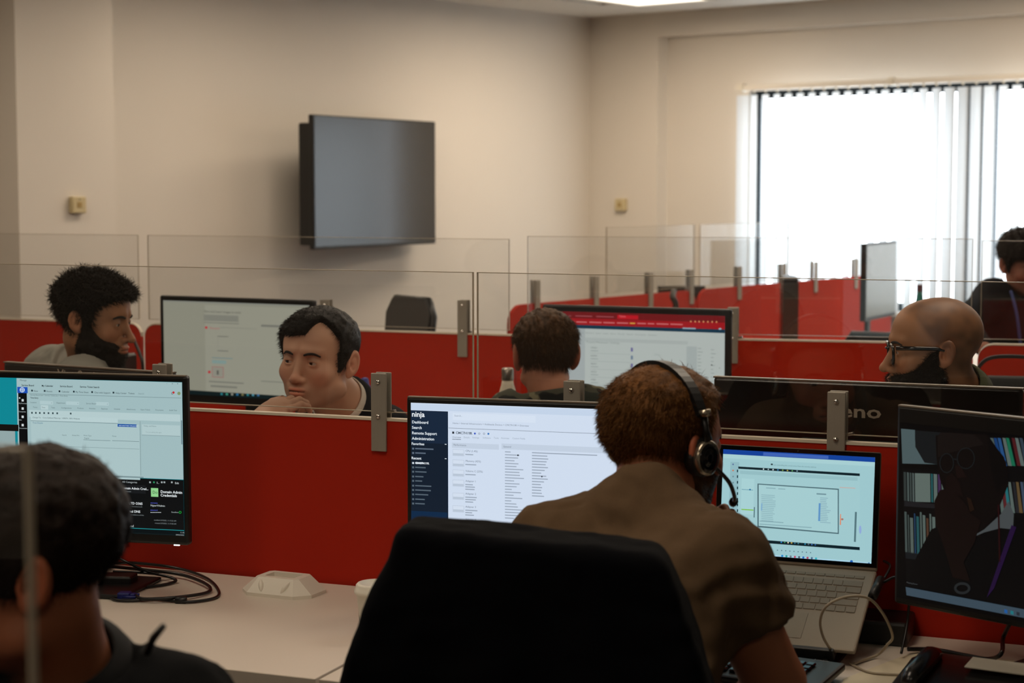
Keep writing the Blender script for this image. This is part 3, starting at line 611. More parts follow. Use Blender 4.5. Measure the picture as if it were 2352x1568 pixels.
# ---------------------------------------------------------------- laptop on its stand
# local frame: x right, y away, origin at rear hinge centre; desk parallel to FRONT
def pt(M, v): return M @ Vector(v)
LR = Vector(PY(2014, 1312, 3.335))           # right end of the hinge
LW, LD = .312, .226
LM = Matrix.Translation(LR) @ rot2(math.radians(-21.55)) @ Matrix.Translation((-LW / 2, 0, 0))
lap = empty('laptop', Matrix.Translation((LM.translation.x, LM.translation.y, LM.translation.z)) @ rot2(math.radians(-21.55)), 'open silver laptop with a pale blue screen raised on a black stand', 'laptop')
M_lap = mat('laptop_shell', '8d8170', .5, metal=.15, nscale=200, nvar=.03)
tb = Matrix.Rotation(math.radians(27), 4, 'X')     # base slopes down toward the viewer
MB().box(-LW / 2, -LD, -.009, LW / 2, .002, 0, .004, M=tb).build('base', M_lap, lap)
lid = Matrix.Translation((0, .002, -.002)) @ Matrix.Rotation(math.radians(-6), 4, 'X')
q = MB(); q.box(-LW / 2, 0, 0, LW / 2, .006, .222, .004, m=M_lap, M=lid); q.build('lid', None, lap)
q = MB(); q.box(-LW / 2 + .0012, -.0006, .008, LW / 2 - .0012, .0002, .2208, 0, m=M_blkg, M=lid); ob = q.build('bezel', None, lap)
lm = LM @ lid
def scr_lap(s):
    s.bg('9cc6cc'); s.band(0, .045, '0b3f97', 1); s.band(.008, .04, '3c62b4', 2, .27, .70); s.band(.045, .085, 'a6ced2', 1)
    s.rect(1678, 1060, 1690, 1290, '8fb8c0', 2)
    for k in range(10): s.disc(1684, 1066 + k * 14, 2, 2, ('5a6f9a', 'c77a5a', '6e8f98')[min(k, 2)], 3, 8)
    s.text(1770, 1068, 'You are controlling this screen share from the remote desktop', 3, '5d7f86', 3, wpx=105); s.disc(1773, 1066, 2.5, 2, '22343a', 4, 8)
    s.poly([(1696, 1071), (1975, 1087), (1975, 1093), (1696, 1076)], '0a2028', 3)
    for k, c in enumerate(('c9d9dc', '9fb5ba', 'c9d9dc', '3a7fb0', '7aa04a', 'b0a24a', '5a9a5a', '7a98a8')): s.disc(1754 + k * 11, 1077 + k * .62, 1.8, 1.6, c, 4, 8)
    s.poly([(1696, 1077), (1975, 1093), (1975, 1262), (1696, 1238)], '9fc8cd', 2); s.poly([(1700, 1080), (1970, 1096), (1970, 1104), (1700, 1088)], '93bcc2', 3)
    for k in range(9): s.rect(1693, 1078 + k * 13, 1695.5, 1084 + k * 13, '1b3a44', 4)
    s.rect(1704, 1098, 1730, 1180, 'a6cfd3', 3); s.rect(1704, 1123, 1730, 1124, '3d7f9a', 4); s.disc(1723, 1124, 2, 2, '1e6a9a', 5, 8); s.rect(1703, 1168, 1731, 1170.5, '7fc04a', 4); s.rect(1732, 1164, 1733.5, 1188, '54757c', 4)
    s.poly([(1740, 1110), (1927, 1122), (1927, 1226), (1740, 1210)], '4c6a72', 4); s.poly([(1743, 1112.5), (1924.5, 1124.5), (1924.5, 1223), (1743, 1207)], 'a4ccd0', 5)
    s.lines(1749, 1135, 15, 4.2, 26, 34, 1.6, '8ab0b8', 6); s.lines(1884, 1142, 15, 4, 14, 26, 1.5, '86abb8', 6); s.rect(1881, 1155, 1884, 1196, '5f93c4', 7); s.rect(1749, 1155, 1751, 1172, '7aa8cc', 7)
    s.rect(1876, 1132, 1898, 1135, '6d8f98', 7); s.rect(1745, 1195, 1800, 1197, '83a8b0', 6); s.rect(1745, 1202, 1865, 1204, '83a8b0', 6); s.rect(1760, 1119, 1782, 1121, '83a8b0', 6); s.rect(1788, 1121, 1804, 1123, '83a8b0', 6)
    s.poly([(1930, 1180), (1932, 1180), (1932, 1205), (1929, 1205)], 'd98a6a', 5); s.disc(1935, 1192, 3, 2.5, 'a8756a', 6, 8); s.rect(1929, 1118, 1965, 1119.5, 'c9a59a', 5); s.rect(1964, 1175, 1966, 1244, '54757c', 5); s.disc(1976, 1216, 3, 10, '8fa8d8', 3, 8)
    s.poly([(1735, 1238), (1975, 1256), (1975, 1263), (1735, 1245)], '0a2028', 5)
    for k, c in enumerate(('2a8ad0', '3a8a5a', 'd8d0b0', 'c8a84a', '2a6a8a', '3a7a8a', '12303a', '2a8ab0', '5a6a7a', '3a6ab0', '2a5a9a')): s.disc(1795 + k * 7.8, 1244.5 + k * .6, 1.9, 1.7, c, 6, 8)
    for k in range(9): s.disc(1786 + k * 9.5, 1263 + k * .7, 1.5, 1.4, '5a7a84', 4, 8)
    s.poly([(1670, 1266), (2010, 1292), (2010, 1300), (1670, 1273)], 'a9d3e6', 3)
    for k, c in enumerate(('1c86c8', '1b9a9a', '6a7a84', 'c04a6a', '4a5a6a', '1c66c0', 'b03a5a', '4a6a8a', '2ab0c0')): s.disc(1797 + k * 9.7, 1276 + k * .75, 2.6, 2.6, c, 5, 8)
    s.disc(1956, 1289.5, 3.6, 4, '1c5fb4', 5, 8); s.disc(1996, 1293, 2.4, 2, '3a6a9a', 5, 8)
S = Screen(lm, -.0008, LW - .022, .197, -LW / 2 + .011, .2125); scr_lap(S)
so = S.mb.build('screen', None, lap); so.matrix_basis = lid
MB().tube([(0, -.0004, .2165), (0, -.0012, .2165)], .0014, m=None).build('camera_lens', M_dgrey, lap).matrix_basis = lid
# keys: six rows
rowsz = [(-.018, .008), (-.034, .0155), (-.0525, .0155), (-.071, .0155), (-.0895, .0155), (-.108, .0155)]
kx0 = -LW / 2 + .018; kw = (LW - .036) / 15
M_key = mat('laptop_key', '7b7161', .55)
kb = {}
for ri, (y, d) in enumerate(rowsz):
    x = kx0; widths = [1.0] * 15
    if ri == 2: widths = [1.5] + [1] * 12 + [1.5]
    if ri == 3: widths = [1.75] + [1] * 11 + [2.25]
    if ri == 4: widths = [2.25] + [1] * 10 + [2.75]
    if ri == 5: widths = [1, 1, 1, 1.25, 5.5, 1.25, 1, 1, 1, 1]
    if ri == 1: widths = [1] * 13 + [2]
    for wd in widths:
        k = round(wd * 100 + ri * 0 + (5000 if ri == 0 else 0))
        if k not in kb:
            q = MB(); q.box(.0009, 0, 0, wd * kw - .0009, d, .0016, .0006, seg=1); kb[k] = q.build('key', M_key, lap); ob = kb[k]
        else: ob = kb[k].copy(); COL.objects.link(ob)
        ob.matrix_basis = tb @ Matrix.Translation((x, y - d, .0)); x += wd * kw
MB().box(-.055, -.205, -.0002, .055, -.135, .0008, .0004, M=tb).build('touchpad', mat('touchpad', '877c6a', .4), lap)
ld = lap.matrix_world.inverted()
zdesk = .73 - lap.matrix_world.translation.z
st = empty('laptop_stand', lap.matrix_world @ Matrix.Translation((0, -.1, zdesk)), 'black tilted stand carrying the open laptop', 'stand')
q = MB(); tz = -zdesk
T2 = Matrix.Translation((0, .1, tz)) @ tb
q.box(-.12, -LD - .002, -.019, .12, -.03, -.0105, .002, M=T2); q.box(-.12, -LD - .012, -.019, .12, -LD - .003, .006, .002, M=T2); q.build('tray', M_blk, st)
for sx in (-1, 1):
    q = MB(); q.prism([(-.13, .0), (.06, .0), (.045, tz - .035), (.03, tz - .035)], sx * .105 - .004, sx * .105 + .004, 'x'); q.build('leg', M_blk, st)
MB().box(-.125, -.135, 0, .125, .07, .006, .002).build('foot_plate', M_blk, st)

# external keyboard
def keyboard(M, label, w=.44, d=.15, tiltd=4):
    e = empty('keyboard', M, label, 'keyboard'); T = Matrix.Rotation(math.radians(tiltd), 4, 'X')
    MB().box(-w / 2, 0, 0.004, w / 2, d, .018, .005, M=T).build('case', M_blk, e)
    kp = {}; kk = .0185
    for r in range(6):
        x = -w / 2 + .012
        seq = [1] * 15 + [0.3] + [1] * 3 + [0.3] + [1] * 4 if r else [1, .6, 1, 1, 1, 1, .4, 1, 1, 1, 1, .4, 1, 1, 1, 1, .6, 1, 1, 1]
        if r == 5: seq = [1.3, 1.3, 1.3, 6, 1.3, 1.3, 1.3, 1.3, .2, 1, 1, 1, .3, 2, 1, 1]
        for s_ in seq:
            if s_ >= 1:
                if s_ not in kp: kp[s_] = MB().box(.001, 0, 0, s_ * .0172 - .001, .016, .006, .002, seg=1).build('key', M_blkg, e); o = kp[s_]
                else: o = kp[s_].copy(); COL.objects.link(o)
                o.matrix_basis = T @ Matrix.Translation((x, d - .012 - (r + 1) * .0195, .018))
            x += s_ * .0172
    return e
kc = Vector(PZ(1955, 1530, .75)); KM = Matrix.Translation((kc.x, kc.y, .73)) @ rot2(math.radians(-30)) @ Matrix.Translation((-.225, -.16, 0))
kb_ = keyboard(KM, 'black external keyboard on the desk in front of the raised laptop')
v, f = text_mesh('Lenovo', True); q = MB(); q._add([Vector((.165 + a * .009, .141 + b * .008, .0185)) for a, b in v], f); q.build('lettering', mat('grey_print', '77787a', .5), kb_).matrix_basis = Matrix.Rotation(math.radians(4), 4, 'X')

# ---------------------------------------------------------------- small things on the near desks
def cable(name, pts, r, m, label, cat='cable', parent=None):
    q = MB(); q.tube(catmull(pts, 8), r, 8); o = q.build(name, m, parent)
    if not parent: tag(o, label, cat)
    return o
def D(x, y, h=0.0): return Vector(PZ(x, y, .73 + h))
M_cab = mat('cable_rubber', '0c0b0b', .4)
# coil of monitor cables with blue plug
ce_ = empty('cable_coil', Matrix.Identity(4), 'coiled black monitor cable with a blue plug lying on the desk', 'cable')
q = MB()
q.tube(catmull([D(240, 1296, .03), D(300, 1292, .02), D(400, 1303, .008), D(470, 1325, .006), D(500, 1352, .004), D(495, 1372, .004), D(430, 1382, .004), D(360, 1376, .004), D(300, 1379, .004), D(262, 1376, .004), D(254, 1362, .004), D(285, 1350, .004), D(350, 1346, .004), D(395, 1338, .004), D(402, 1330, .008), D(370, 1320, .012), D(330, 1315, .012), D(260, 1312, .012)], 8), .0032, 8)
q.tube(catmull([D(250, 1300, .04), D(330, 1308, .018), D(410, 1318, .010), D(460, 1334, .010), D(483, 1350, .008), D(470, 1362, .006), D(400, 1372, .010), D(330, 1375, .008), D(310, 1366, .008)], 8), .0036, 8)
q.tube(catmull([D(248, 1268, .05), D(290, 1290, .04), D(340, 1312, .02), D(395, 1326, .004)], 8), .003, 8)
q.build('cable_loop', M_cab, ce_)
p = D(416, 1378, .006); q = MB(); q.tube([p + Vector((-.012, 0, 0)), p + Vector((-.010, 0, 0)), p + Vector((.010, -.001, 0)), p + Vector((.012, -.001, 0))], [.005, .0085, .0085, .005], 12); q.build('ferrite_bead', M_cab, ce_)
p = D(296, 1368, .0075); R_ = Matrix.Translation(p) @ rot2(-.1); q = MB(); q.box(-.022, -.011, -.007, .004, .011, .008, .003, M=R_); q.box(.004, -.008, -.006, .014, .008, .006, .002, M=R_)
for s_ in (-1, 1): q.tube([R_ @ Vector((-.01, s_ * .0125, 0)), R_ @ Vector((.018, s_ * .0125, 0))], .0032, 8)
q.build('blue_plug', mat('blue_vga_plastic', '0b1a63', .45), ce_)
p = D(262, 1345); q = MB(); q.box(-.05, -.025, 0, .045, .025, .025, .004, M=Matrix.Translation(p) @ rot2(-.1)); o = q.build('power_adapter', M_blk); tag(o, 'flat black power adapter beside the coiled cable', 'adapter')
# white plastic base with a rectangular well
bp = D(648, 1368); bM = Matrix.Translation((bp.x, bp.y + .035, .73)) @ rot2(math.radians(-24))
wb_ = empty('holder_base', bM, 'white truncated plastic base with an open rectangular top on the desk', 'holder')
q = MB()
def octo(wx, wy, z, c): return [(-wx + c, -wy, z), (wx - c, -wy, z), (wx, -wy + c, z), (wx, wy - c, z), (wx - c, wy, z), (-wx + c, wy, z), (-wx, wy - c, z), (-wx, -wy + c, z)]
L_ = [octo(.083, .058, 0, .028), octo(.083, .058, .007, .028), octo(.050, .033, .036, .008), octo(.046, .030, .0365, .006), octo(.035, .019, .0365, .001), octo(.033, .018, .010, .001)]
vs = [Vector(v) for l in L_ for v in l]; fs = [[i * 8 + k, i * 8 + (k + 1) % 8, (i + 1) * 8 + (k + 1) % 8, (i + 1) * 8 + k] for i in range(5) for k in range(8)] + [[k for k in range(8)][::-1], [40 + k for k in range(8)]]
q._add(vs, fs); q.build('body', M_white, wb_)
for sx, ry in ((-.028, -.4), (.030, .4)):
    q = MB(); q.lathe([(.0001, -.016), (.003, -.012), (.0055, -.004), (.0055, .004), (.003, .012), (.0001, .016)], 12, M=Matrix.Translation((sx, -.0455, .021)) @ Matrix.Rotation(-.7, 4, 'X') @ Matrix.Rotation(ry, 4, 'Y')); q.build('finger_recess', M_white, wb_)
# paper cup
cp = D(866, 1463); cm = Matrix.Translation((cp.x, cp.y, .73)); cu = empty('paper_cup', cm, 'white paper coffee cup with lid and green leaf print beside the jacket', 'cup')
MB().lathe([(.028, 0), (.0285, .004), (.039, .088), (.040, .09)], 32).build('cup_body', M_white, cu)
MB().lathe([(.0405, .084), (.0425, .086), (.0425, .092), (.040, .094), (.039, .101), (.036, .104), (.031, .1045), (.030, .101), (.001, .1005)], 32).build('lid', mat('white_lid', 'e2dccd', .35), cu)
q = MB()
for k, (a0, z0, a1, z1) in enumerate(((-2.75, .028, -2.98, .052), (-2.7, .022, -2.9, .036), (-2.65, .018, -2.45, .045), (-2.5, .012, -2.2, .03))):
    n = 6; Ls = []
    for i in range(n + 1):
        t = i / n; a = a0 + (a1 - a0) * t; z = z0 + (z1 - z0) * t; wv = .06 * math.sin(math.pi * min(t + .12, 1)); r = .0289 + z / .088 * .0105 + .0004
        Ls += [Vector((r * math.cos(a - wv), r * math.sin(a - wv), z)), Vector((r * math.cos(a + wv), r * math.sin(a + wv), z))]
    q._add(Ls, [[2 * i, 2 * i + 1, 2 * i + 3, 2 * i + 2] for i in range(n)])
q.build('leaf_print', mat('leaf_green', '1d5a26', .6), cu)
# bottle cluster half hidden behind the jacket
bq = Vector(PY(932, 1300, 3.60)); r = empty('spray_bottle', Matrix.Translation((bq.x, bq.y, .73)), 'slim bottle with blue neck and green cap half hidden by the jacket', 'bottle')
MB().lathe([(.03, 0), (.032, .01), (.032, .07), (.014, .10), (.012, .108)], 24).build('body', mat('milky_plastic', 'b8b2a4', .3), r)
MB().lathe([(.015, .105), (.015, .132), (.012, .135)], 20).build('collar', mat('blue_cap', '101c7a', .4), r); MB().lathe([(.012, .135), (.012, .145), (.006, .150)], 20).build('cap', mat('green_cap', '14501d', .4), r)
# right-hand desk: papers, phone, cables
def sheet(name, pts, h, label, group=None):
    v = [D(x, y) for x, y in pts]; q = MB(); q.prism([(a.x, a.y) for a in v], .7302 + h, .7302 + h + .0006); o = q.build(name, mat('paper', 'cfc3a8', .8, nvar=.03)); tag(o, label, 'paper', group); return o
sheet('paper_sheet', [(1935, 1560), (2100, 1497), (2240, 1508), (2200, 1620), (1950, 1640)], .0, 'large pale paper sheet on the desk right of the keyboard')
sheet('paper_sheet', [(2160, 1503), (2330, 1518), (2380, 1545), (2260, 1532)], .0012, 'narrow paper strip under the angled monitor')
ph = empty('desk_phone', Matrix.Translation(D(2235, 1610)) @ rot2(math.radians(-30)), 'black desk phone on papers at the lower right edge', 'phone')
q = MB(); q.prism([(-.11, 0), (.10, 0), (.10, .050), (.05, .046), (-.08, .030), (-.11, .016)], -.12, .12, 'x'); bmesh.ops.bevel(q.bm, geom=q.bm.edges[:], offset=.007, segments=3, affect='EDGES'); q.build('body', mat('phone_black', '131313', .25), ph)
q = MB(); q.tube([(-.085, -.08, .034), (-.085, -.06, .044), (-.085, .04, .056), (-.085, .07, .052)], [.012, .017, .017, .012], 12); q.build('handset', mat('phone_black', '131313', .25), ph)
q = MB(); q.box(-.02, .02, .048, .08, .07, .051, .001, M=Matrix.Rotation(.1, 4, 'X')); q.build('display', mat('grey_label', 'a8a395', .5), ph)
tpl = None
for i in range(3):
    for j in range(4):
        if tpl is None: tpl = MB().box(0, 0, 0, .016, .011, .004, .001, seg=1).build('button', M_dgrey, ph); o = tpl
        else: o = tpl.copy(); COL.objects.link(o)
        o.matrix_basis = Matrix.Rotation(.3, 4, 'X') @ Matrix.Translation((-.02 + i * .022, -.07 + j * .017, .026))
cable('cable', [D(2085, 1490, .01), D(2150, 1492, .006), D(2220, 1505, .006), D(2270, 1513, .006), D(2300, 1500, .03), Vector(PY(2304, 1465, 3.25)), Vector(PY(2320, 1430, 3.2))], .004, M_cab, 'black cable hanging from the angled monitor to the desk')
cable('cable', [Vector(PY(2030, 1288, 3.36)), Vector(PY(2045, 1300, 3.33)), Vector(PY(2030, 1335, 3.30)), Vector(PY(2060, 1325, 3.28)), Vector(PY(2086, 1360, 3.25)), Vector(PY(2084, 1430, 3.25)), D(2070, 1500, .01)], .0025, M_cab, 'thin black cable curving beside the laptop')
q = MB(); a = Vector(PY(2024, 1330, 3.31)); b = Vector(PY(2004, 1370, 3.27)); q.tube([a, b], .009, 10); o = q.build('cable_plug', M_blk); tag(o, 'black cable connector plugged at the right side of the laptop', 'plug')
cable('charging_cable', [D(1915, 1500, .02), Vector(PY(1892, 1465, 3.12)), Vector(PY(1884, 1425, 3.10)), Vector(PY(1900, 1390, 3.08)), Vector(PY(1945, 1370, 3.08)), Vector(PY(1995, 1374, 3.10)), Vector(PY(2030, 1412, 3.13)), Vector(PY(2050, 1460, 3.16)), Vector(PY(2038, 1480, 3.18)), D(2018, 1502, .008), D(1985, 1515, .004), D(1960, 1524, .004)], .0024, mat('white_cable', 'a39680', .5), 'white cable arching in a loop over the laptop keyboard')
cable('charging_cable', [D(1952, 1523, .003), D(1975, 1535, .003), D(2010, 1546, .003), D(2090, 1550, .003)], .0022, mat('white_cable', 'a39680', .5), 'thin pale cable lying across the paper by the keyboard')
bx = D(2040, 1480); q = MB(); q.box(-.07, -.05, 0, .05, .06, .045, .006, M=Matrix.Translation((bx.x, bx.y + .04, .73)) @ rot2(-.35)); o = q.build('docking_station', M_blk); tag(o, 'black box behind the white cable loop beside the laptop stand', 'docking station')

# ---------------------------------------------------------------- things in the middle and far bays
def bottle(name, P, prof, m, cap, mc, label, capname='cap'):
    r = empty(name, Matrix.Translation((P[0], P[1], .73)), label, 'bottle'); MB().lathe(prof, 28).build('body', m, r); MB().lathe(cap, 24).build(capname, mc, r); return r
bottle('steel_flask', PY(1166, 880, 5.50), [(.035, 0), (.037, .01), (.037, .17), (.03, .21), (.019, .25), (.017, .262)], mat('white_enamel', 'd9d0bb', .3), [(.018, .262), (.019, .264), (.019, .296), (.016, .30)], M_steel, 'white flask with a steel cap left of the boy seen from behind')
b_ = bottle('sports_bottle', PY(838, 900, 5.58), [(.034, 0), (.036, .01), (.036, .15), (.034, .18), (.02, .212), (.016, .22)], mat('clear_orange_plastic', '9a5a44', .15, coat=.5), [(.018, .215), (.019, .235), (.014, .24), (.012, .258), (.006, .262)], mat('blue_cap', '101c7a', .4), 'clear bottle with blue cap right of the man with hand at mouth')
bottle('green_bottle', PY(2112, 700, 9.0), [(.03, 0), (.034, .02), (.034, .22), (.03, .25), (.014, .32), (.013, .34)], mat('green_glass', '1a6a60', .2), [(.0145, .335), (.0145, .365), (.012, .37)], mat('dark_red_cap', '4a1c28', .5), 'tall green bottle standing before the bright window')
tP = PY(1812, 700, 8.7); tw = empty('computer_tower', Matrix.Translation((tP[0], tP[1], .73)) @ rot2(math.radians(-6)), 'slim black upright tower in front of the diagonal red partition', 'computer tower')
MB().box(-.036, -.17, 0, .036, .17, .425, .01).build('case', M_blk, tw); MB().box(-.037, -.172, .02, .037, -.168, .40, .002).build('front_grille', M_dgrey, tw)
# dark monitor top and arm beyond the diagonal partition
q_ = PY(1565, 660, 9.9); e = empty('monitor', Matrix.Translation((q_[0], q_[1], 0)) @ rot2(math.radians(10)), 'dark flat monitor top showing above the diagonal partition', 'monitor')
MB().box(-.13, -.02, 0.75, .13, .02, 1.045, .004).build('casing', M_dgrey, e); MB().box(-.02, .0, 0, .02, .03, .76).build('stand_neck', M_blk, e)
cable('cable', [PY(1548, 668, 8.35), PY(1545, 682, 8.3), PY(1552, 697, 8.3), PY(1550, 720, 8.3)], .014, M_dgrey, 'dark webcam strap hanging over the diagonal red partition', 'webcam')
# bag with handle on the back desk
bP = PY(2310, 850, 5.40); bag = empty('bag', Matrix.Translation((bP[0], bP[1], .73)) @ rot2(math.radians(-13.5)), 'black bag with a looped handle leaning on the red partition at the right edge', 'bag')
M_bag = mat('black_nylon', '0b0a0a', .8, bump=.3, nscale=300)
MB().box(-.125, -.07, 0, .27, .05, .285, .035, seg=4).build('bag_body', M_bag, bag)
q = MB()
pts = catmull([(-.10, -.01, .265), (-.085, -.01, .30), (-.055, -.01, .335), (0.0, -.01, .345), (.08, -.01, .34), (.15, -.01, .31), (.17, -.01, .26)], 6)
for a, b in zip(pts[:-1], pts[1:]):
    d = (b - a).normalized(); u = Vector((0, 1, 0)); w_ = d.cross(u)
    vs = [a - u * .012 + w_ * .005, a + u * .012 + w_ * .005, b + u * .012 + w_ * .005, b - u * .012 + w_ * .005, a - u * .012 - w_ * .005, a + u * .012 - w_ * .005, b + u * .012 - w_ * .005, b - u * .012 - w_ * .005]
    q._add(vs, [[0, 1, 2, 3], [7, 6, 5, 4], [0, 3, 7, 4], [1, 5, 6, 2]])
q.build('handle', M_bag, bag)
# office chairs
def chair(M, label, mesh=True, zb=1.14, wb=.46, hb=.5, tilt=8, seatz=.47, group=None):
    e = empty('office_chair', M, label, 'chair', group); bm_ = mat('chair_fabric', '15161a', .9)
    MB().box(-.24, -.23, seatz - .07, .24, .23, seatz, .03, seg=4).build('seat', bm_, e)
    T = Matrix.Translation((0, -.23, 0)) @ Matrix.Rotation(math.radians(tilt), 4, 'X')
    q = MB(); n = 10
    oc = [(-wb / 2 + .02, zb - hb), (wb / 2 - .02, zb - hb), (wb / 2, zb - .06), (wb / 2 - .04, zb), (-wb / 2 + .04, zb), (-wb / 2, zb - .06)]
    q.prism(oc, -.02, .02, 'y', M=T); q.build('backrest', mat('mesh_grey', '4a4845', .8, nscale=600, nvar=.3) if mesh else bm_, e)
    q = MB(); q.tube([T @ Vector((a, 0, b)) for a, b in oc], .016, 8, closed=True); q.build('back_frame', M_blk, e)
    q = MB(); q.box(-.03, -.26, seatz - .08, .03, -.2, zb - hb + .1, .01); q.build('back_bracket', M_blk, e)
    MB().lathe([(.03, .08), (.03, .25), (.02, .25), (.02, seatz - .07)], 16).build('gas_column', M_blk, e)
    for k in range(5):
        a = 2 * math.pi * k / 5; c, s_ = math.cos(a), math.sin(a)
        q = MB(); q.tube([(0, 0, .10), (.27 * c, .27 * s_, .075)], [.025, .016], 8); q.build('foot_arm', M_blk, e); q = MB()
        q.tube([(.27 * c - .02 * s_, .27 * s_ + .02 * c, .028), (.27 * c + .02 * s_, .27 * s_ - .02 * c, .028)], .028, 14); q.build('castor', M_blk, e)
    for sx in (-1, 1):
        q = MB(); q.tube([(sx * .25, .0, seatz - .04), (sx * .29, .0, seatz - .02), (sx * .29, .0, seatz + .18)], .014, 8); q.box(sx * .29 - .03, -.11, seatz + .18, sx * .29 + .03, .12, seatz + .205, .01); q.build('armrest', M_blk, e)
    return e
cc = PY(890, 750, 7.3); chair(Matrix.Translation((cc[0], cc[1] + .0, 0)) @ rot2(math.radians(-55)) @ Matrix.Translation((0, .23, 0)), 'empty mesh-backed chair behind the far partition below the television', zb=1.130, wb=.33, tilt=-6)
cc = PY(1990, 750, 7.75); chair(Matrix.Translation((cc[0], cc[1], 0)) @ rot2(math.radians(150)), 'dark empty office chair in front of the far monitor', mesh=False, zb=.93, seatz=.5)

cable('cable', [PY(303, 768, 6.35), PY(312, 790, 6.32), PY(322, 815, 6.30), PY(328, 845, 6.28), PZ(330, 985, .735)], .006, M_cab, 'black cable curving down the red partition in front of the bearded face')
sp_ = PY(280, 810, 6.10); r = empty('desk_speaker', Matrix.Translation((sp_[0], sp_[1], .73)) @ rot2(math.radians(-22)), 'narrow black speaker standing behind the beard of the man in grey', 'speaker')
MB().box(-.035, -.04, 0, .035, .04, .29, .008).build('cabinet', M_blk, r); MB().box(-.030, -.043, .02, .030, -.039, .27, .001).build('grille', M_dgrey, r)

# ---------------------------------------------------------------- people: implicit surfaces turned into meshes
def V3(*a): return np.array(a, np.float32)
def ell(p, c, r):
    q = (p - V3(*c)); r = V3(*r); k0 = np.sqrt(((q / r) ** 2).sum(1)); k1 = np.sqrt(((q / (r * r)) ** 2).sum(1)) + 1e-9; return k0 * (k0 - 1) / k1
def sph(p, c, r): return np.sqrt(((p - V3(*c)) ** 2).sum(1)) - r
def cone(p, a, b, ra, rb):
    a = V3(*a); b = V3(*b); ba = b - a; t = np.clip(((p - a) @ ba) / (ba @ ba), 0, 1); return np.sqrt(((p - a - t[:, None] * ba) ** 2).sum(1)) - (ra + (rb - ra) * t)
def smin(a, b, k): h = np.clip(.5 + .5 * (b - a) / k, 0, 1); return b + (a - b) * h - k * h * (1 - h)
def smax(a, b, k): return -smin(-a, -b, k)
LAT = RNG.random((32, 32, 32)).astype(np.float32) * 2 - 1
def noise(p, s):
    q = p * s + 100; i = np.floor(q).astype(np.int32); f = q - i; f = f * f * (3 - 2 * f); i &= 31; j = (i + 1) & 31; L = LAT
    x0, y0, z0 = i[:, 0], i[:, 1], i[:, 2]; x1, y1, z1 = j[:, 0], j[:, 1], j[:, 2]; fx, fy, fz = f[:, 0], f[:, 1], f[:, 2]
    a = L[x0, y0, z0] * (1 - fx) + L[x1, y0, z0] * fx; b = L[x0, y1, z0] * (1 - fx) + L[x1, y1, z0] * fx
    c = L[x0, y0, z1] * (1 - fx) + L[x1, y0, z1] * fx; d = L[x0, y1, z1] * (1 - fx) + L[x1, y1, z1] * fx
    return (a * (1 - fy) + b * fy) * (1 - fz) + (c * (1 - fy) + d * fy) * fz
def surface(fn, lo, hi, h):
    """dual contouring of fn over the box, evaluated only in blocks near the surface"""
    lo = np.array(lo, np.float32); B = 8; nb = np.maximum(1, np.ceil((np.array(hi) - lo) / (h * B)).astype(int)); n = nb * B
    g = np.stack(np.meshgrid(*[np.arange(k) for k in nb], indexing='ij'), -1).reshape(-1, 3)
    dc = fn((lo + (g * B + B / 2 - .5) * h).astype(np.float32)); act = np.abs(dc) < h * B * 1.05 + .004
    D = np.where(dc > 0, np.float32(1), np.float32(-1)).reshape(nb); D = np.repeat(np.repeat(np.repeat(D, B, 0), B, 1), B, 2)
    ga = g[act]; o = np.stack(np.meshgrid(*[np.arange(B)] * 3, indexing='ij'), -1).reshape(-1, 3)
    idx = (ga[:, None, :] * B + o[None]).reshape(-1, 3); out = np.empty(len(idx), np.float32)
    for k in range(0, len(idx), 400000): out[k:k + 400000] = fn((lo + idx[k:k + 400000] * h).astype(np.float32))
    D[idx[:, 0], idx[:, 1], idx[:, 2]] = out
    S = D < 0; c = S[:-1, :-1, :-1].astype(np.int8); cnt = np.zeros_like(c)
    for dx in (0, 1):
        for dy in (0, 1):
            for dz in (0, 1): cnt += S[dx:n[0] - 1 + dx, dy:n[1] - 1 + dy, dz:n[2] - 1 + dz]
    cells = np.argwhere((cnt > 0) & (cnt < 8)); id_ = np.full(cnt.shape, -1, np.int32); id_[cells[:, 0], cells[:, 1], cells[:, 2]] = np.arange(len(cells))
    acc = np.zeros((len(cells), 3), np.float32); num = np.zeros(len(cells), np.float32)
    cor = [(0, 0, 0), (1, 0, 0), (0, 1, 0), (1, 1, 0), (0, 0, 1), (1, 0, 1), (0, 1, 1), (1, 1, 1)]
    val = [D[cells[:, 0] + a, cells[:, 1] + b, cells[:, 2] + c_] for a, b, c_ in cor]
    for i in range(8):
        for ax in range(3):
            if cor[i][ax] == 0:
                t = list(cor[i]); t[ax] = 1; j = cor.index(tuple(t)); m = (val[i] < 0) != (val[j] < 0)
                u = val[i] / np.where(m, val[i] - val[j], 1); P = np.tile(V3(*cor[i]), (len(cells), 1)); P[:, ax] += u; acc[m] += P[m]; num[m] += 1
    V = lo + (cells + acc / num[:, None]) * h; quads = []
    for ax in range(3):
        a, b = [(1, 2), (2, 0), (0, 1)][ax]; s0 = S[tuple(slice(0, -1) if k == ax else slice(None) for k in range(3))]; s1 = S[tuple(slice(1, None) if k == ax else slice(None) for k in range(3))]
        E_ = np.argwhere(s0 != s1); E_ = E_[(E_[:, a] > 0) & (E_[:, b] > 0) & (E_[:, a] < n[a] - 1) & (E_[:, b] < n[b] - 1)]
        fl_ = s0[E_[:, 0], E_[:, 1], E_[:, 2]]; q = []
        for da, db in ((-1, -1), (0, -1), (0, 0), (-1, 0)): r = E_.copy(); r[:, a] += da; r[:, b] += db; q.append(id_[r[:, 0], r[:, 1], r[:, 2]])
        q = np.stack(q, 1); q = np.where(fl_[:, None], q, q[:, ::-1]); quads.append(q[(q >= 0).all(1)])
    return V, np.concatenate(quads)
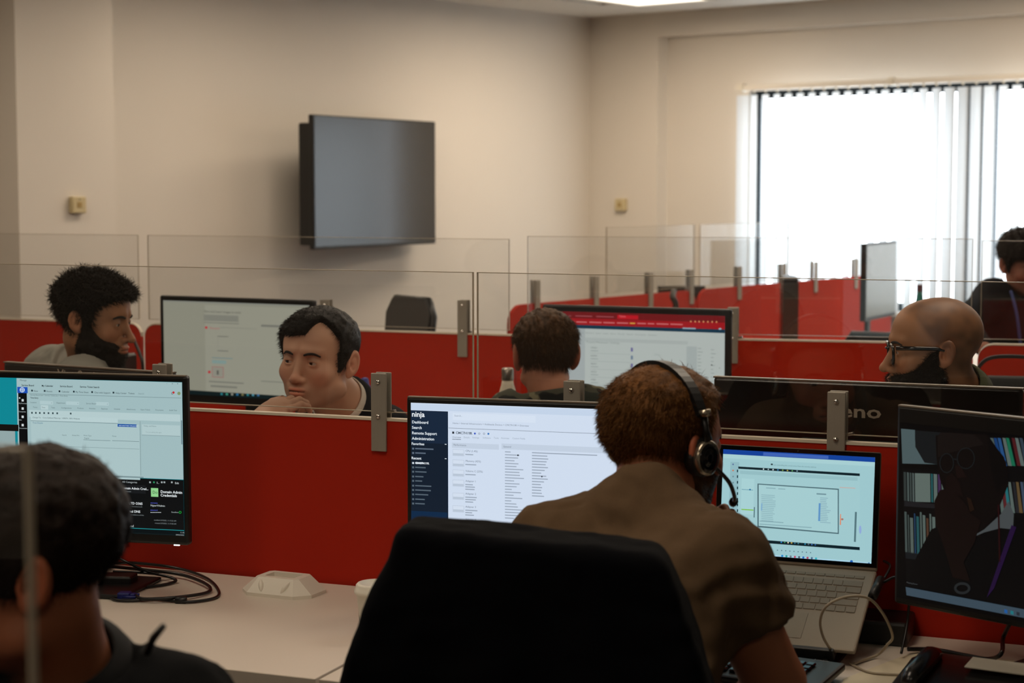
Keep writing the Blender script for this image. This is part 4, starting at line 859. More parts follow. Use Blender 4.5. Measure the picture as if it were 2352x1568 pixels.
class Head:
    def __init__(s, c, yaw, pitch=0, roll=0, sc_=1.0, wide=1.0, jaw=1.0, nose=1.0, ears=1.0):
        s.c = np.array(c, np.float32); s.s = sc_; s.wide = wide; s.jaw = jaw; s.nose = nose; s.ears = ears
        s.R = np.array((Matrix.Rotation(math.radians(yaw), 3, 'Z') @ Matrix.Rotation(math.radians(pitch), 3, 'X') @ Matrix.Rotation(math.radians(roll), 3, 'Y')), np.float32)
    def loc(s, p): return ((p - s.c) @ s.R) / s.s
    def w(s, q): return s.c + (np.array(q, np.float32) * s.s) @ s.R.T
    def skull(s, q):
        q = q / V3(s.wide, 1, 1); j = s.jaw
        d = ell(q, (0, -.014, .036), (.076, .097, .080)); d = smin(d, ell(q, (0, .022, -.012), (.064, .070, .086)), .03)
        d = smin(d, ell(q, (0, .034, -.070), (.050 * j, .052, .040 * j)), .03); d = smin(d, sph(q, (0, .074, -.098), .019 * j), .03); d = smin(d, ell(q, (0, .030, .046), (.060, .057, .054)), .025)
        for sx in (-1, 1):
            d = smin(d, ell(q, (sx * .040, .062, -.028), (.024, .022, .022)), .02); d = smin(d, sph(q, (sx * .052 * j, .005, -.070), .016), .03)
        return d
    def skin(s, q):
        qm = q.copy(); qm[:, 0] = np.abs(qm[:, 0]); d = s.skull(q)
        d = smin(d, cone(qm, (.012, .088, .026), (.044, .072, .024), .010, .007), .014)
        d = smax(d, -ell(qm, (.033, .101, .001), (.018, .019, .010)), .012)
        n = s.nose
        d = smin(d, cone(q, (0, .089, .006), (0, .089 + .020 * n, -.034), .0075, .0105), .012); d = smin(d, ell(q, (0, .091 + .021 * n, -.038), (.012, .012, .010)), .006)
        d = smin(d, ell(qm, (.0135, .098, -.042), (.0075, .011, .0075)), .006); d = smax(d, -ell(qm, (.007, .103, -.050), (.0042, .006, .0035)), .003)
        d = smin(d, ell(q, (0, .086, -.066), (.030, .016, .018)), .014)
        d = smin(d, ell(qm, (.008, .1010, -.0635), (.014, .0065, .0045)), .005); d = smin(d, ell(q, (0, .1000, -.0745), (.019, .0075, .0058)), .005)
        d = smax(d, -ell(q, (0, .108, -.0685), (.023, .008, .0011)), .002)
        d = smin(d, sph(q, (0, .082, -.099), .014), .014)
        # lids around the eyes
        ed = sph(qm, (.032, .0775, .001), .0148); slit = ell(qm, (.032, .0930, -.0015), (.0135, .012, .0034)); d = smin(d, smax(ed, -slit, .0015), .004)
        e = s.ears
        if e:
            qe = qm - V3(.0775 * s.wide, -.012, -.006); a = .32; qe = np.stack([qe[:, 0] * math.cos(a) + qe[:, 1] * math.sin(a), -qe[:, 0] * math.sin(a) + qe[:, 1] * math.cos(a), qe[:, 2]], 1)
            b = .18; qe = np.stack([qe[:, 0], qe[:, 1] * math.cos(b) + qe[:, 2] * math.sin(b), -qe[:, 1] * math.sin(b) + qe[:, 2] * math.cos(b)], 1) / e
            er = ell(qe, (.004, -.004, .003), (.0085, .0190, .0300)); er = smin(er, ell(qe, (.003, .003, -.022), (.006, .009, .012)), .008)
            er = smax(er, -ell(qe, (.0125, -.002, .004), (.0075, .0125, .0215)), .003); er = smin(er, ell(qe, (.006, -.004, .001), (.004, .006, .014)), .003)
            er = smax(er, -ell(qe, (.010, .004, -.003), (.008, .0055, .0075)), .003); er = smin(er, ell(qe, (.005, .0115, -.005), (.005, .004, .006)), .003)
            d = smin(d, er * e, .004)
        return d
def hand_sdf(p, W, dirv, up, curl=(.5,) * 4, thumb=.5, side=1, size=1.0, spread=.05):
    """palm from wrist W along dirv; up = back of the hand; side +1 puts the thumb on the +x side"""
    y = Vector(dirv).normalized(); z = Vector(up); z = (z - y * z.dot(y)).normalized(); x = y.cross(z) * side
    R_ = np.array([x, y, z], np.float32).T; q = ((p - V3(*W)) @ R_) / size
    d = ell(q, (0, .050, 0), (.041, .056, .0165)); d = smin(d, cone(q, (0, -.03, 0), (0, .02, 0), .026, .027), .02)
    for i, (fx, L, r) in enumerate(((.029, .078, .0088), (.010, .088, .0092), (-.010, .082, .0088), (-.028, .064, .0078))):
        a = V3(fx, .090 - abs(fx - .01) * .25, .001); an = -curl[i] * .6; sp = fx * spread * 12
        for k, l in enumerate((.48, .30, .24)):
            b = a + V3(math.sin(sp * .3) * l * L * .3, math.cos(an) * l * L, math.sin(an) * l * L); d = smin(d, cone(q, a, b, r * (1 - .1 * k), r * (.92 - .1 * k)), .0035); a = b; an -= curl[i] * .95
    a = V3(.028, .022, -.004); b = V3(.052, .050, -.012 - .02 * thumb); c = V3(.056 - .022 * thumb, .080, -.018 - .03 * thumb); e = V3(.050 - .045 * thumb, .103, -.022 - .035 * thumb)
    d = smin(d, cone(q, a, b, .0155, .012), .014); d = smin(d, cone(q, b, c, .0115, .010), .005); d = smin(d, cone(q, c, e, .010, .0082), .004)
    return d * size
SKIN = lambda n, rough=.55: mat('skin_' + n, '000000', rough, nscale=90, nvar=.05, attr='Col', sss=.0, bump=.06, bscale=600, spec=.35)
def paint_skin(hd, V, base, lips=(1.12, .72, .68), stubble=None, red=.5, scalp=None):
    q = hd.loc(V.astype(np.float32)); n = len(V); c = np.tile(np.array(lin(base), np.float32), (n, 1))
    def g(cx, r, m=True): qq = q.copy(); qq[:, 0] = np.abs(qq[:, 0]) if m else qq[:, 0]; return np.exp(-(((qq - V3(*cx)) / V3(*r)) ** 2).sum(1))
    redv = np.clip(g((.045, .07, -.035), (.022, .03, .022)) + g((0, .11, -.036), (.016, .014, .014)) + 1.5 * g((.085, -.015, -.006), (.02, .03, .04)), 0, 1)[:, None] * red
    c = c * (1 - redv) + c * np.array([1.12, .74, .70], np.float32) * redv
    lip = np.clip(1.4 * g((0, .104, -.0635), (.020, .008, .0045)) + 1.4 * g((0, .104, -.0745), (.019, .008, .0058)), 0, 1)[:, None]; c = c * (1 - lip) + c * np.array(lips, np.float32) * lip
    m = (np.abs(q[:, 2] + .0685) < .0014) & (np.abs(q[:, 0]) < .021) & (q[:, 1] > .085); c[m] *= .25
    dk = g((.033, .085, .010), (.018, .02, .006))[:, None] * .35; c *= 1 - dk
    if stubble:
        s_ = np.clip((-.045 - q[:, 2]) / .02, 0, 1) * np.clip((q[:, 1] + .02) / .03, 0, 1) * np.clip((q[:, 2] + .135) / .02, 0, 1); s_ = (s_ * (1 - lip[:, 0]) * stubble)[:, None]; c = c * (1 - s_) + np.array(lin('3c3027'), np.float32) * s_
    if scalp:
        r_ = np.clip(hair_region(q, scalp[1]) / .02, 0, 1) * scalp[2]; r_ = (r_ * (.8 + .3 * noise(q.astype(np.float32), 60)))[:, None]; c = c * (1 - r_) + np.array(lin(scalp[0]), np.float32) * r_
    return c
def hair_region(q, style):
    x, y, z = np.abs(q[:, 0]), q[:, 1], q[:, 2]
    if style == 'short': L = np.interp(y, [-.12, -.07, -.035, -.005, .012, .028, .036, .06, .085, .12], [-.085, -.082, -.06, -.012, -.022, -.018, .035, .062, .070, .074]) - x * .12 * (y > .05)
    elif style == 'recede': L = np.interp(y, [-.12, -.07, -.035, -.005, .012, .030, .040, .055, .075, .12], [-.085, -.080, -.05, -.008, -.026, -.024, .030, .066, .074, .076])
    elif style == 'sweep': L = np.interp(y, [-.12, -.07, -.035, -.005, .012, .030, .040, .055, .075, .12], [-.085, -.080, -.05, -.008, -.026, -.024, .020, .060, .066, .060]) + np.clip(-q[:, 0] - .012, 0, .022) * 1.9 * (y > .04) - np.clip(q[:, 0] - .0, 0, .03) * .2 * (y > .05)
    elif style == 'temple': L = np.interp(y, [-.12, -.07, -.035, -.005, .008, .018, .026, .05, .075, .12], [-.085, -.08, -.05, -.008, -.02, -.0, .04, .07, .078, .08])
    elif style == 'shaved': L = np.interp(y, [-.12, -.07, -.035, -.005, .02, .05, .12], [-.085, -.080, -.05, -.005, .02, .07, .12])
    elif style == 'fringe': L = np.interp(y, [-.12, -.07, -.035, -.005, .015, .032, .06, .12], [-.09, -.085, -.06, -.02, -.03, .01, .035, .035])
    return z - L
def beard_region(q, full=1.0):
    x, y, z = np.abs(q[:, 0]), q[:, 1], q[:, 2]
    L = np.interp(y, [-.02, .0, .02, .035, .055, .08, .095, .12], [-.12, .005, -.004, -.024, -.041, -.050, -.051, -.051])
    r = np.minimum(L - z, (z + .135)); lp = ((x / .019) ** 2 + ((z + .069) / .0085) ** 2 - 1) * .008
    return np.minimum(r, np.where(y > .085, lp, 1))
def strands(V, N_, n, L, width, comb, rnd=.35, curl=0.0, col='1a120c', cv=.35, grav=.3, nw=.8):
    i = RNG.integers(0, len(V), n); p = V[i] - N_[i] * .002; d = N_[i] * nw + comb(V[i]) + RNG.normal(0, rnd, (n, 3)); d /= np.linalg.norm(d, axis=1)[:, None]
    l = L * RNG.uniform(.5, 1.15, n)[:, None]; side = np.cross(d, RNG.normal(0, 1, (n, 3))); side /= np.linalg.norm(side, axis=1)[:, None]; bend = RNG.normal(0, curl, (n, 3)) + np.array([0, 0, -grav])
    p1 = p + d * l * .5; d2 = d + bend; d2 /= np.linalg.norm(d2, axis=1)[:, None]; p2 = p1 + d2 * l * .5; w_ = width
    up = np.cross(side, d)
    vs = np.stack([p + side * w_, p - side * w_, p + up * w_, p1 + side * w_ * .8, p1 - side * w_ * .8, p1 + up * w_ * .8, p2], 1).reshape(-1, 3)
    b = (np.arange(n) * 7)[:, None]; T = np.array([[0, 1, 4], [0, 4, 3], [1, 2, 5], [1, 5, 4], [2, 0, 3], [2, 3, 5], [3, 4, 6], [4, 5, 6], [5, 3, 6]]); Fc = (b[:, :, None] + T[None]).reshape(-1, 3)
    c = np.array(lin(col)) * RNG.uniform(1 - cv, 1 + cv * 1.6, n)[:, None]; return vs, Fc, np.repeat(c, 7, 0)
HAIR = lambda: mat('hair', '000000', .5, nvar=.15, attr='Col', spec=.15, stretch=(1, 1, 1), nscale=200, bump=.5, bscale=700)
def normals(fn, V, e=.0015):
    V = V.astype(np.float32); g = np.stack([fn(V + V3(*a)) - fn(V - V3(*a)) for a in ((e, 0, 0), (0, e, 0), (0, 0, e))], 1); return g / (np.linalg.norm(g, axis=1)[:, None] + 1e-9)
def grow_hair(hd, parent, style, thick, col, h=.0035, tuft=.004, n=5000, L=.02, name='hair', region=None, comb=(0, -.2, .2), curl=.3, width=.0006, top=1.0, fade=.0, rnd=.35, grav=.3, groove=0, nw=.8):
    reg = region or (lambda q: hair_region(q, style))
    def f(p):
        q = hd.loc(p); r = reg(q); t = thick * np.clip(r / .012, -1, 1)
        if not region:
            t = t * np.clip(.30 + .70 * (q[:, 2] + .01) / .07, fade + .14, 1); t = t * (1 + (top - 1) * np.clip((q[:, 2] - .05) / .05, 0, 1))
        q2 = q * V3(1.6, .7, 1.0) if not groove else q * V3(2.6, .6, 1.0)
        t = t + (tuft * noise(q2, 60) + tuft * .5 * noise(q2, 130)) * np.clip(r / .01, 0, 1)
        return (hd.skull(q) - t) * hd.s
    c = hd.c; V, Q = surface(f, c - .165, c + .175, h); q = hd.loc(V.astype(np.float32)); keep = reg(q) > -.002; kq = keep[Q].all(1); Q = Q[kq]
    used = np.unique(Q); mp = np.full(len(V), -1, np.int32); mp[used] = np.arange(len(used)); V = V[used]; Q = mp[Q]
    Nn = normals(f, V); cw = hd.R @ np.array(comb)
    vc = np.array(lin(col)) * (1 + .5 * noise((hd.loc(V.astype(np.float32)) * V3(2, .5, 1)).astype(np.float32), 90))[:, None]
    sv, sf, scl = strands(V, Nn, n, L, width, lambda p: np.tile(cw, (len(p), 1)), rnd, curl, col, grav=grav, nw=nw)
    T = np.concatenate([Q[:, [0, 1, 2]], Q[:, [0, 2, 3]], sf + len(V)]); return raw(name, np.concatenate([V, sv]), T, HAIR(), parent, True, np.concatenate([vc, scl]))
def eye(hd, sx, parent, gaze=(0, 1, 0), iris='3a2a1c'):
    n = 22; V = []; C = []; g = np.array(gaze, float); g /= np.linalg.norm(g); Fq = []
    for i in range(n + 1):
        for j in range(2 * n):
            a = math.pi * i / n; b = math.pi * j / n; v = np.array([math.sin(a) * math.cos(b), math.cos(a), math.sin(a) * math.sin(b)]); k = float(v @ g)
            V.append(hd.w(np.array([sx * .032, .0775, .001]) + v * .0122)); C.append(lin('0a0806') if k > .965 else lin(iris) if k > .875 else lin('b9aea2'))
    for i in range(n):
        for j in range(2 * n): Fq.append([i * 2 * n + j, i * 2 * n + (j + 1) % (2 * n), (i + 1) * 2 * n + (j + 1) % (2 * n), (i + 1) * 2 * n + j])
    return raw('eye', V, Fq, mat('eye_surface', '000000', .15, attr='Col', nvar=.01), parent, True, np.array(C))
def brow(hd, sx, parent, col='1a120c', w_=.0038, lift=0):
    pts = [(sx * .014, .0965, .018 + lift), (sx * .026, .0950, .0215 + lift), (sx * .038, .0885, .0215 + lift), (sx * .049, .078, .0155 + lift)]; f = lambda p: None
    P = catmull(pts, 5); V, Fq = [], []; q = MB(); vs = [Vector(hd.w(np.array(p))) for p in P]
    w_ = .0029; q.tube(vs, [w_ * hd.s * (.75 + .35 * math.sin(math.pi * min(1, i / len(vs) + .12))) for i in range(len(vs))], 8); return q.build('eyebrow', mat('brow_' + col, col, .8, nscale=900, nvar=.4, bump=.6), parent)
def torso(p, N, SL, SR, H, g=1.0, belly=1.0, sh=.06, nr=.056):
    N, SL, SR, H = (np.array(a, np.float32) for a in (N, SL, SR, H)); M_ = (SL + SR) / 2; L = (SL - M_); up = (N - H) / np.linalg.norm(N - H)
    d = cone(p, SL, SR, sh, sh)
    for s_ in (1, -1):
        a = M_ + s_ * L * .48 - up * .10; b = H + s_ * L * .42; d = smin(d, cone(p, a, b, .112 * g, .112 * g * belly), .07)
    for s_, S in ((1, SL), (-1, SR)): d = smin(d, cone(p, N, S, nr * 1.08, sh * .9), .055)
    return d
def folds(p, k=1.0):
    a = noise(p * V3(1, 1, .45), 9); return k * (.0030 * noise((p + a[:, None] * .03) * V3(.45, .45, 1.7), 26) + .006 * a + .0035 * np.abs(noise((p + a[:, None] * .05) * V3(1.2, 1.2, .6), 22)) + .002 * noise(p * V3(1, 1, .5), 45))
def person(name, label, hd, N, SL, SR, H, skin, shirt, armL=None, armR=None, hands=(), h=.0035, sleeve='long', neckr=.056, face=True, hairs=None, shirtmat=None, g=1.0, belly=1.0, fold=1.0, collar=None, redness=.5, stubble=None, scalp=None, legs=None, eyes=None, browcol=None, shh=.008, sk_rough=.55, armk=1.0):
    e = empty('person', Matrix.Identity(4), label, 'person')
    N, SL, SR, H = (np.array(a, np.float32) for a in (N, SL, SR, H)); M_ = (SL + SR) / 2
    nb = hd.w((0, -.022, -.055)); arms = [(a, S) for a, S in ((armL, SL), (armR, SR)) if a is not None]
    def skinf(p):
        q = hd.loc(p); far = (np.abs(q) > V3(.13, .16, .18)).any(1); d = np.empty(len(p), np.float32); d[far] = (sph(p[far], hd.c, .12 * hd.s)) ; d[~far] = hd.skin(q[~far]) * hd.s
        d = smin(d, cone(p, nb, N, neckr * .97, neckr * 1.0), .022); d = smin(d, cone(p, N, M_ * .75 + H * .25, .05, .04), .03); d = smin(d, cone(p, SL, SR, .032, .032), .02)
        for a, S in arms: d = smin(d, cone(p, S, a[0], .046 * armk, .042 * armk), .02); d = smin(d, cone(p, a[0], a[1], .042 * armk, .027 * armk), .01)
        for hs in hands:
            m = sph(p, hs['W'], .24) < 0; dh = np.full(len(p), 9, np.float32)
            if m.any(): dh[m] = hand_sdf(p[m], **hs)
            else: dh = sph(p, hs['W'], .1)
            dh[~m] = sph(p[~m], hs['W'], .14); d = smin(d, dh, .01)
        return d
    pts = [hd.c - .15, hd.c + .16, N - .08, N + .08, SL - .06, SL + .06, SR - .06, SR + .06, M_ * .75 + H * .25 - .05]
    for a, S in arms: pts += [np.array(a[0]) - .06, np.array(a[0]) + .06, np.array(a[1]) - .05, np.array(a[1]) + .05]
    for hs in hands: pts += [np.array(hs['W']) - .21, np.array(hs['W']) + .21]
    pts = np.array(pts); V, Q = surface(skinf, pts.min(0), pts.max(0), h)
    raw('body', V, Q, SKIN(name, sk_rough), e, True, paint_skin(hd, V, skin, stubble=stubble, red=redness, scalp=scalp))
    up = (N - H) / np.linalg.norm(N - H); nd = (np.array(nb) - N); nd /= np.linalg.norm(nd); side0 = (SL - SR) / np.linalg.norm(SL - SR)
    def shirtf(p, off=0.0):
        d = torso(p, N, SL, SR, H, g, belly, nr=neckr)
        for a, S in arms:
            E_, Wr = np.array(a[0], np.float32), np.array(a[1], np.float32)
            if sleeve == 'short': T = S + (E_ - S) * .52; c = cone(p, S, T, .066 * armk, .066 * armk); ax = (E_ - S) / np.linalg.norm(E_ - S); c = smax(c, (p - T) @ ax - .0, .004)
            elif sleeve == 'long': c = smin(cone(p, S, E_, .064, .052), cone(p, E_, E_ + (Wr - E_) * .9, .052, .036), .03)
            d = smin(d, c, .035)
        d = d - folds(p, fold) + off
        d = smax(d, -np.maximum(.012 - (p - N) @ nd, sph(p, N + nd * .05, .10)), .008)
        return d
    pts = np.array([SL - .12, SL + .12, SR - .12, SR + .12, H - .16, H + .16, N + .08] + [np.array(a[k]) + o for a, S in arms for k in (0, 1) for o in (-.09, .09)])
    V, Q = surface(shirtf, pts.min(0), pts.max(0), shh); raw('shirt', V, Q, shirtmat or mat('cloth_' + shirt, shirt, .92, spec=.15, nscale=400, nvar=.12, bump=.2, bscale=900), e)
    if collar:
        r0, hh, cm, fl_ = collar; q = MB(); zax = Vector(nd.tolist()); X_ = zax.cross(Vector((0, 1, 0))).normalized(); Y_ = zax.cross(X_); Mx = Matrix((X_, Y_, zax)).transposed().to_4x4(); Mx.translation = Vector(N.tolist())
        q.lathe([(r0 + fl_, -.012), (r0 + fl_ * .5, hh * .6), (r0 + .001, hh), (r0 - .002, hh + .001), (r0 - .003, hh - .003), (r0 - .003, -.012)], 40, M=Mx); q.build('collar', cm, e)
    if legs is not False:
        # seated legs under the desk
        fwd = np.cross(SL - SR, up) * -1; fwd[2] = 0; fwd /= np.linalg.norm(fwd); side = (SL - SR) / np.linalg.norm(SL - SR); side[2] = 0
        if legs == 'flip': fwd = -fwd
        def legf(p):
            d = np.full(len(p), 9, np.float32)
            for s_ in (-1, 1):
                a = H + s_ * side * .09; a = np.array([a[0], a[1], .56]); k = a + fwd * .40 + np.array([0, 0, -.03]); f_ = np.array([k[0], k[1], .09]) - fwd * .05
                d = np.minimum(d, smin(cone(p, a, k, .085, .06), cone(p, k, f_, .058, .045), .03))
                d = smin(d, cone(p, f_ - fwd * .04 - np.array([0, 0, .045]), f_ + fwd * .15 - np.array([0, 0, .055]), .04, .034), .02)
            return smin(d, cone(p, np.array([H[0], H[1], .58]), H, .13, .12), .05)
        pts = np.array([[H[0] - .75, H[1] - .75, -.01], [H[0] + .75, H[1] + .75, H[2] + .13]]); V, Q = surface(legf, pts[0], pts[1], .016)
        raw('trousers', V, Q, mat('dark_trousers', '15161b', .9, nvar=.1, bump=.2), e)
    if hairs:
        for kw in hairs: grow_hair(hd, e, **kw)
    if eyes:
        for sx in (-1, 1): eye(hd, sx, e, eyes)
    if browcol:
        for sx in (-1, 1): brow(hd, sx, e, browcol)
    return e

# man holding his hand to his mouth, behind the near partition
P = PY
def A(v): return np.array(v, float)
hd = Head(P(731, 824, 4.36), 157, 0, -3, 1.0, wide=1.05, jaw=1.16, nose=.85, ears=1.05)
Wp = P(584, 982, 4.12)
person('pale', 'young man with short dark hair holding his hand to his mouth in a dark jacket', hd, P(786, 930, 4.47), P(880, 1000, 4.62), P(640, 1050, 4.52), P(770, 1260, 4.78), 'c0957a', '17181c',
       armL=(P(930, 1150, 4.55), P(900, 1190, 4.40)), armR=(P(560, 1150, 4.25), Wp), hands=[dict(W=Wp, dirv=P(648, 928, 4.16) - Wp, up=V3(-.15, -.6, .8), curl=(.62, .68, .75, .85), thumb=.5, side=1, size=.98)],
       h=.0024, hairs=[dict(style='sweep', thick=.012, col='120d0a', h=.003, tuft=.0022, n=9000, L=.014, comb=(.2, .6, -.2), curl=.15, rnd=.15, nw=.3, width=.0005)], eyes=(.35, 1, -.12), browcol='1e1510', stubble=.22, redness=.45, neckr=.062,
       collar=(.067, .030, mat('white_collar', 'c9c2b4', .8), .004), fold=.8)

# bearded man in grey, in profile
hd = Head(P(217, 731, 4.95), -104, -9, 0, 1.0, nose=1.15)
person('tan', 'bearded man with tousled dark hair in a grey t-shirt, seen in profile', hd, P(212, 826, 5.0), P(118, 856, 5.16), P(185, 888, 4.82), P(130, 1100, 5.05), 'a06f4e', '8b887f',
       armL=(P(150, 1010, 5.25), P(260, 1030, 5.25)), armR=(P(200, 1020, 4.72), P(310, 1030, 4.72)), sleeve='short', hands=[], h=.004,
       hairs=[dict(style='short', thick=.014, col='1b140e', h=.0035, tuft=.009, n=9000, L=.028, comb=(0, .5, .1), curl=.7, top=1.05, fade=.25, width=.0008),
              dict(style='', name='beard', region=lambda q: beard_region(q), thick=.008, col='1d150f', h=.003, tuft=.003, n=6000, L=.010, comb=(0, .1, -.5), curl=.3, width=.0005)], eyes=(0, 1, -.1), browcol='140e0a', neckr=.060, redness=.35)

# boy from behind in camouflage
def camomat():
    m = mat('camouflage_cloth', '111311', .95, nvar=.0); nt = m.node_tree; b = nt.nodes['Principled BSDF']; tc = nt.nodes.new('ShaderNodeTexCoord')
    prev = None; base = (*lin('0e100f'), 1)
    for i, (sc_, th_, c) in enumerate(((11, .50, '3f4034'), (15, .54, '20261f'), (17, .58, '6b6852'))):
        n_ = nt.nodes.new('ShaderNodeTexNoise'); n_.inputs['Scale'].default_value = sc_; n_.inputs['Detail'].default_value = 2; n_.noise_dimensions = '4D'; n_.inputs['W'].default_value = i * 3.3; nt.links.new(tc.outputs['Object'], n_.inputs['Vector'])
        r_ = nt.nodes.new('ShaderNodeMapRange'); r_.inputs[1].default_value = th_; r_.inputs[2].default_value = th_ + .02; nt.links.new(n_.outputs[0], r_.inputs[0])
        mx = nt.nodes.new('ShaderNodeMix'); mx.data_type = 'RGBA'; nt.links.new(r_.outputs[0], mx.inputs[0]); mx.inputs[7].default_value = (*lin(c), 1)
        if prev: nt.links.new(prev, mx.inputs[6])
        else: mx.inputs[6].default_value = base
        prev = mx.outputs[2]
    nt.links.new(prev, b.inputs['Base Color']); return m
hd = Head(P(1252, 812, 5.0), 8, -3, 0, .97, ears=1.3)
person('fair', 'boy with short brown hair in a dark camouflage shirt, seen from behind', hd, P(1262, 905, 4.97), P(1172, 962, 4.95), P(1358, 948, 4.95), P(1265, 1180, 4.88), 'a9745a', '151815',
       armL=(P(1120, 1080, 5.05), P(1180, 1110, 5.3)), armR=(P(1400, 1080, 5.05), P(1340, 1110, 5.3)), h=.004, shirtmat=camomat(), neckr=.052, fold=1.1,
       hairs=[dict(style='short', thick=.015, col='4a3119', h=.0035, tuft=.005, n=12000, L=.024, comb=(.1, -.3, -.9), curl=.2, rnd=.25, nw=.4, width=.0007, fade=.05, groove=1)], redness=.8, collar=(.062, .012, camomat(), .006))

# bald man with glasses
hd = Head(P(2146, 801, 4.1), 86, -3, 0, 1.0, nose=1.05, wide=1.02)
b_ = person('olive', 'bald man with black glasses and a full dark beard in a green shirt', hd, P(2192, 905, 4.15), P(2135, 985, 3.98), P(2225, 975, 4.36), P(2230, 1200, 4.25), 'a0714f', '363a22',
       armL=(P(2130, 1120, 3.98), P(2020, 1130, 4.0)), armR=(P(2200, 1120, 4.42), P(2080, 1130, 4.4)), h=.003, neckr=.062,
       hairs=[dict(style='', name='beard', region=lambda q: beard_region(q), thick=.017, col='140c09', h=.0028, tuft=.004, n=9000, L=.016, comb=(0, .15, -.5), curl=.4, width=.0005)], scalp=('2a1e16', 'shaved', .62),
       eyes=(.05, 1, -.15), browcol='150d09', redness=.45, collar=(.070, .036, mat('green_collar', '3c4024', .9, bump=.2), .018), sk_rough=.5)
q = MB()
for sx in (-1, 1):
    q.tube([hd.w((sx * .068, .094, .012)), hd.w((sx * .078, .05, .010)), hd.w((sx * .082, .01, .008)), hd.w((sx * .082, -.012, .002)), hd.w((sx * .080, -.024, -.014))], [.0052, .0048, .0044, .0038, .003], 8)
    cx = sx * .034; ring = [(cx + sx * (.030 if abs(math.cos(t)) > 0 else 0) * np.sign(math.cos(t)) * abs(math.cos(t)) ** .6, .100 - .006 * abs(math.cos(t)) * (sx * math.cos(t) > 0), -.004 + .021 * np.sign(math.sin(t)) * abs(math.sin(t)) ** .6) for t in np.linspace(0, 2 * math.pi, 25)[:-1]]
    q.tube([Vector(hd.w(np.array(r))) for r in ring], .0034, 8, closed=True)
q.tube([hd.w((-.009, .104, .006)), hd.w((0, .1075, .008)), hd.w((.009, .104, .006))], .0026, 8)
q.build('glasses', mat('glasses_acetate', '0a0808', .15), b_)

# man at the right edge in the background
hd = Head(P(2352, 605, 7.0), 196, -14, 4, 1.0)
b_ = person('far', 'dark-haired man in a dark jumper with a blue lanyard at the right edge', hd, P(2360, 665, 7.05), P(2425, 690, 7.1), P(2278, 685, 7.0), P(2350, 850, 7.15), '9c6c58', '101217',
       armL=(P(2460, 790, 6.9), P(2400, 830, 6.7)), armR=(P(2216, 745, 6.85), P(2260, 800, 6.6)), h=.0055, shh=.011,
       hairs=[dict(style='fringe', thick=.018, col='1b120d', h=.005, tuft=.004, n=3500, L=.02, comb=(0, .3, -.3), curl=.3, width=.001)], eyes=(0, 1, -.2), browcol='1a120d')
q = MB(); q.tube(catmull([P(2322, 668, 6.94), P(2335, 720, 6.90), P(2344, 790, 6.90), P(2352, 830, 6.95)], 6), .006, 6); q.tube(catmull([P(2395, 668, 6.94), P(2370, 740, 6.90), P(2354, 830, 6.95)], 6), .006, 6); q.build('lanyard', mat('blue_lanyard', '3a4a86', .7), b_)

# man with the headset, seen from behind at the near desk
hd = Head(A(P(1526, 1024, 2.97)), -49, -4, -1, 1.02, nose=1.0, ears=1.0)
hm = person('headman', 'man in a taupe t-shirt and black headset leaning to the laptop, seen from behind', hd, P(1482, 1172, 2.86), P(1262, 1268, 2.88), P(1655, 1300, 2.74), P(1365, 1680, 2.62), 'a5694a', '5a4733',
       armL=(P(1330, 1500, 3.0), P(1560, 1300, 3.10)), armR=(P(1778, 1565, 2.76), P(1700, 1640, 3.00)), hands=[dict(W=P(1572, 1275, 3.06), dirv=P(1628, 1172, 3.02) - P(1572, 1275, 3.06), up=V3(-.3, .9, .2), curl=(1.0, 1.0, 1.0, 1.0), thumb=.6, side=-1), dict(W=P(1700, 1640, 3.00), dirv=P(1640, 1570, 3.12) - P(1700, 1640, 3.0), up=V3(0, 0, 1), curl=(.5,) * 4, thumb=.3, side=-1)],
       sleeve='short', h=.0032, shh=.006, fold=1.5, neckr=.064, g=1.0, belly=.94, redness=.9, armk=1.14,
       hairs=[dict(style='temple', thick=.011, col='6a4522', h=.003, tuft=.0025, n=16000, L=.016, comb=(0, -.3, -.5), curl=.2, rnd=.2, nw=.32, width=.0005, fade=.0, top=1.5),
              dict(style='', name='beard', region=lambda q: beard_region(q), thick=.004, col='4a3018', h=.003, tuft=.001, n=2500, L=.007, comb=(0, .1, -.5), curl=.3, width=.0004)], browcol='4a3018', eyes=(0, 1, -.3))
hs = empty('headset', Matrix.Identity(4), 'black over-ear headset with silver ring and boom microphone worn by the man in taupe', 'headset')
q = MB(); arc = []
for t in np.linspace(-1.25, 1.25, 25): arc.append(hd.w((.0975 * math.sin(t), -.012 - .010 * math.cos(t), .020 + .114 * math.cos(t))))
n_ = len(arc)
for i in range(n_ - 1):
    pass
axs = Vector(hd.R @ np.array([0, 1, 0])); q2 = MB()
for i in range(n_ - 1):
    a, b = Vector(arc[i]), Vector(arc[i + 1]); d_ = (b - a).normalized(); nn = d_.cross(axs).normalized(); w2 = .013 - .004 * abs(i - n_ / 2) / (n_ / 2)
    vs = [a - axs * w2 - nn * .004, a + axs * w2 - nn * .004, a + axs * w2 + nn * .004, a - axs * w2 + nn * .004, b - axs * w2 - nn * .004, b + axs * w2 - nn * .004, b + axs * w2 + nn * .004, b - axs * w2 + nn * .004]
    q2._add(vs, [[0, 1, 5, 4], [1, 2, 6, 5], [2, 3, 7, 6], [3, 0, 4, 7], [0, 3, 2, 1], [4, 5, 6, 7]])
bmesh.ops.remove_doubles(q2.bm, verts=q2.bm.verts[:], dist=.0004); q2.build('headband', M_blk, hs)
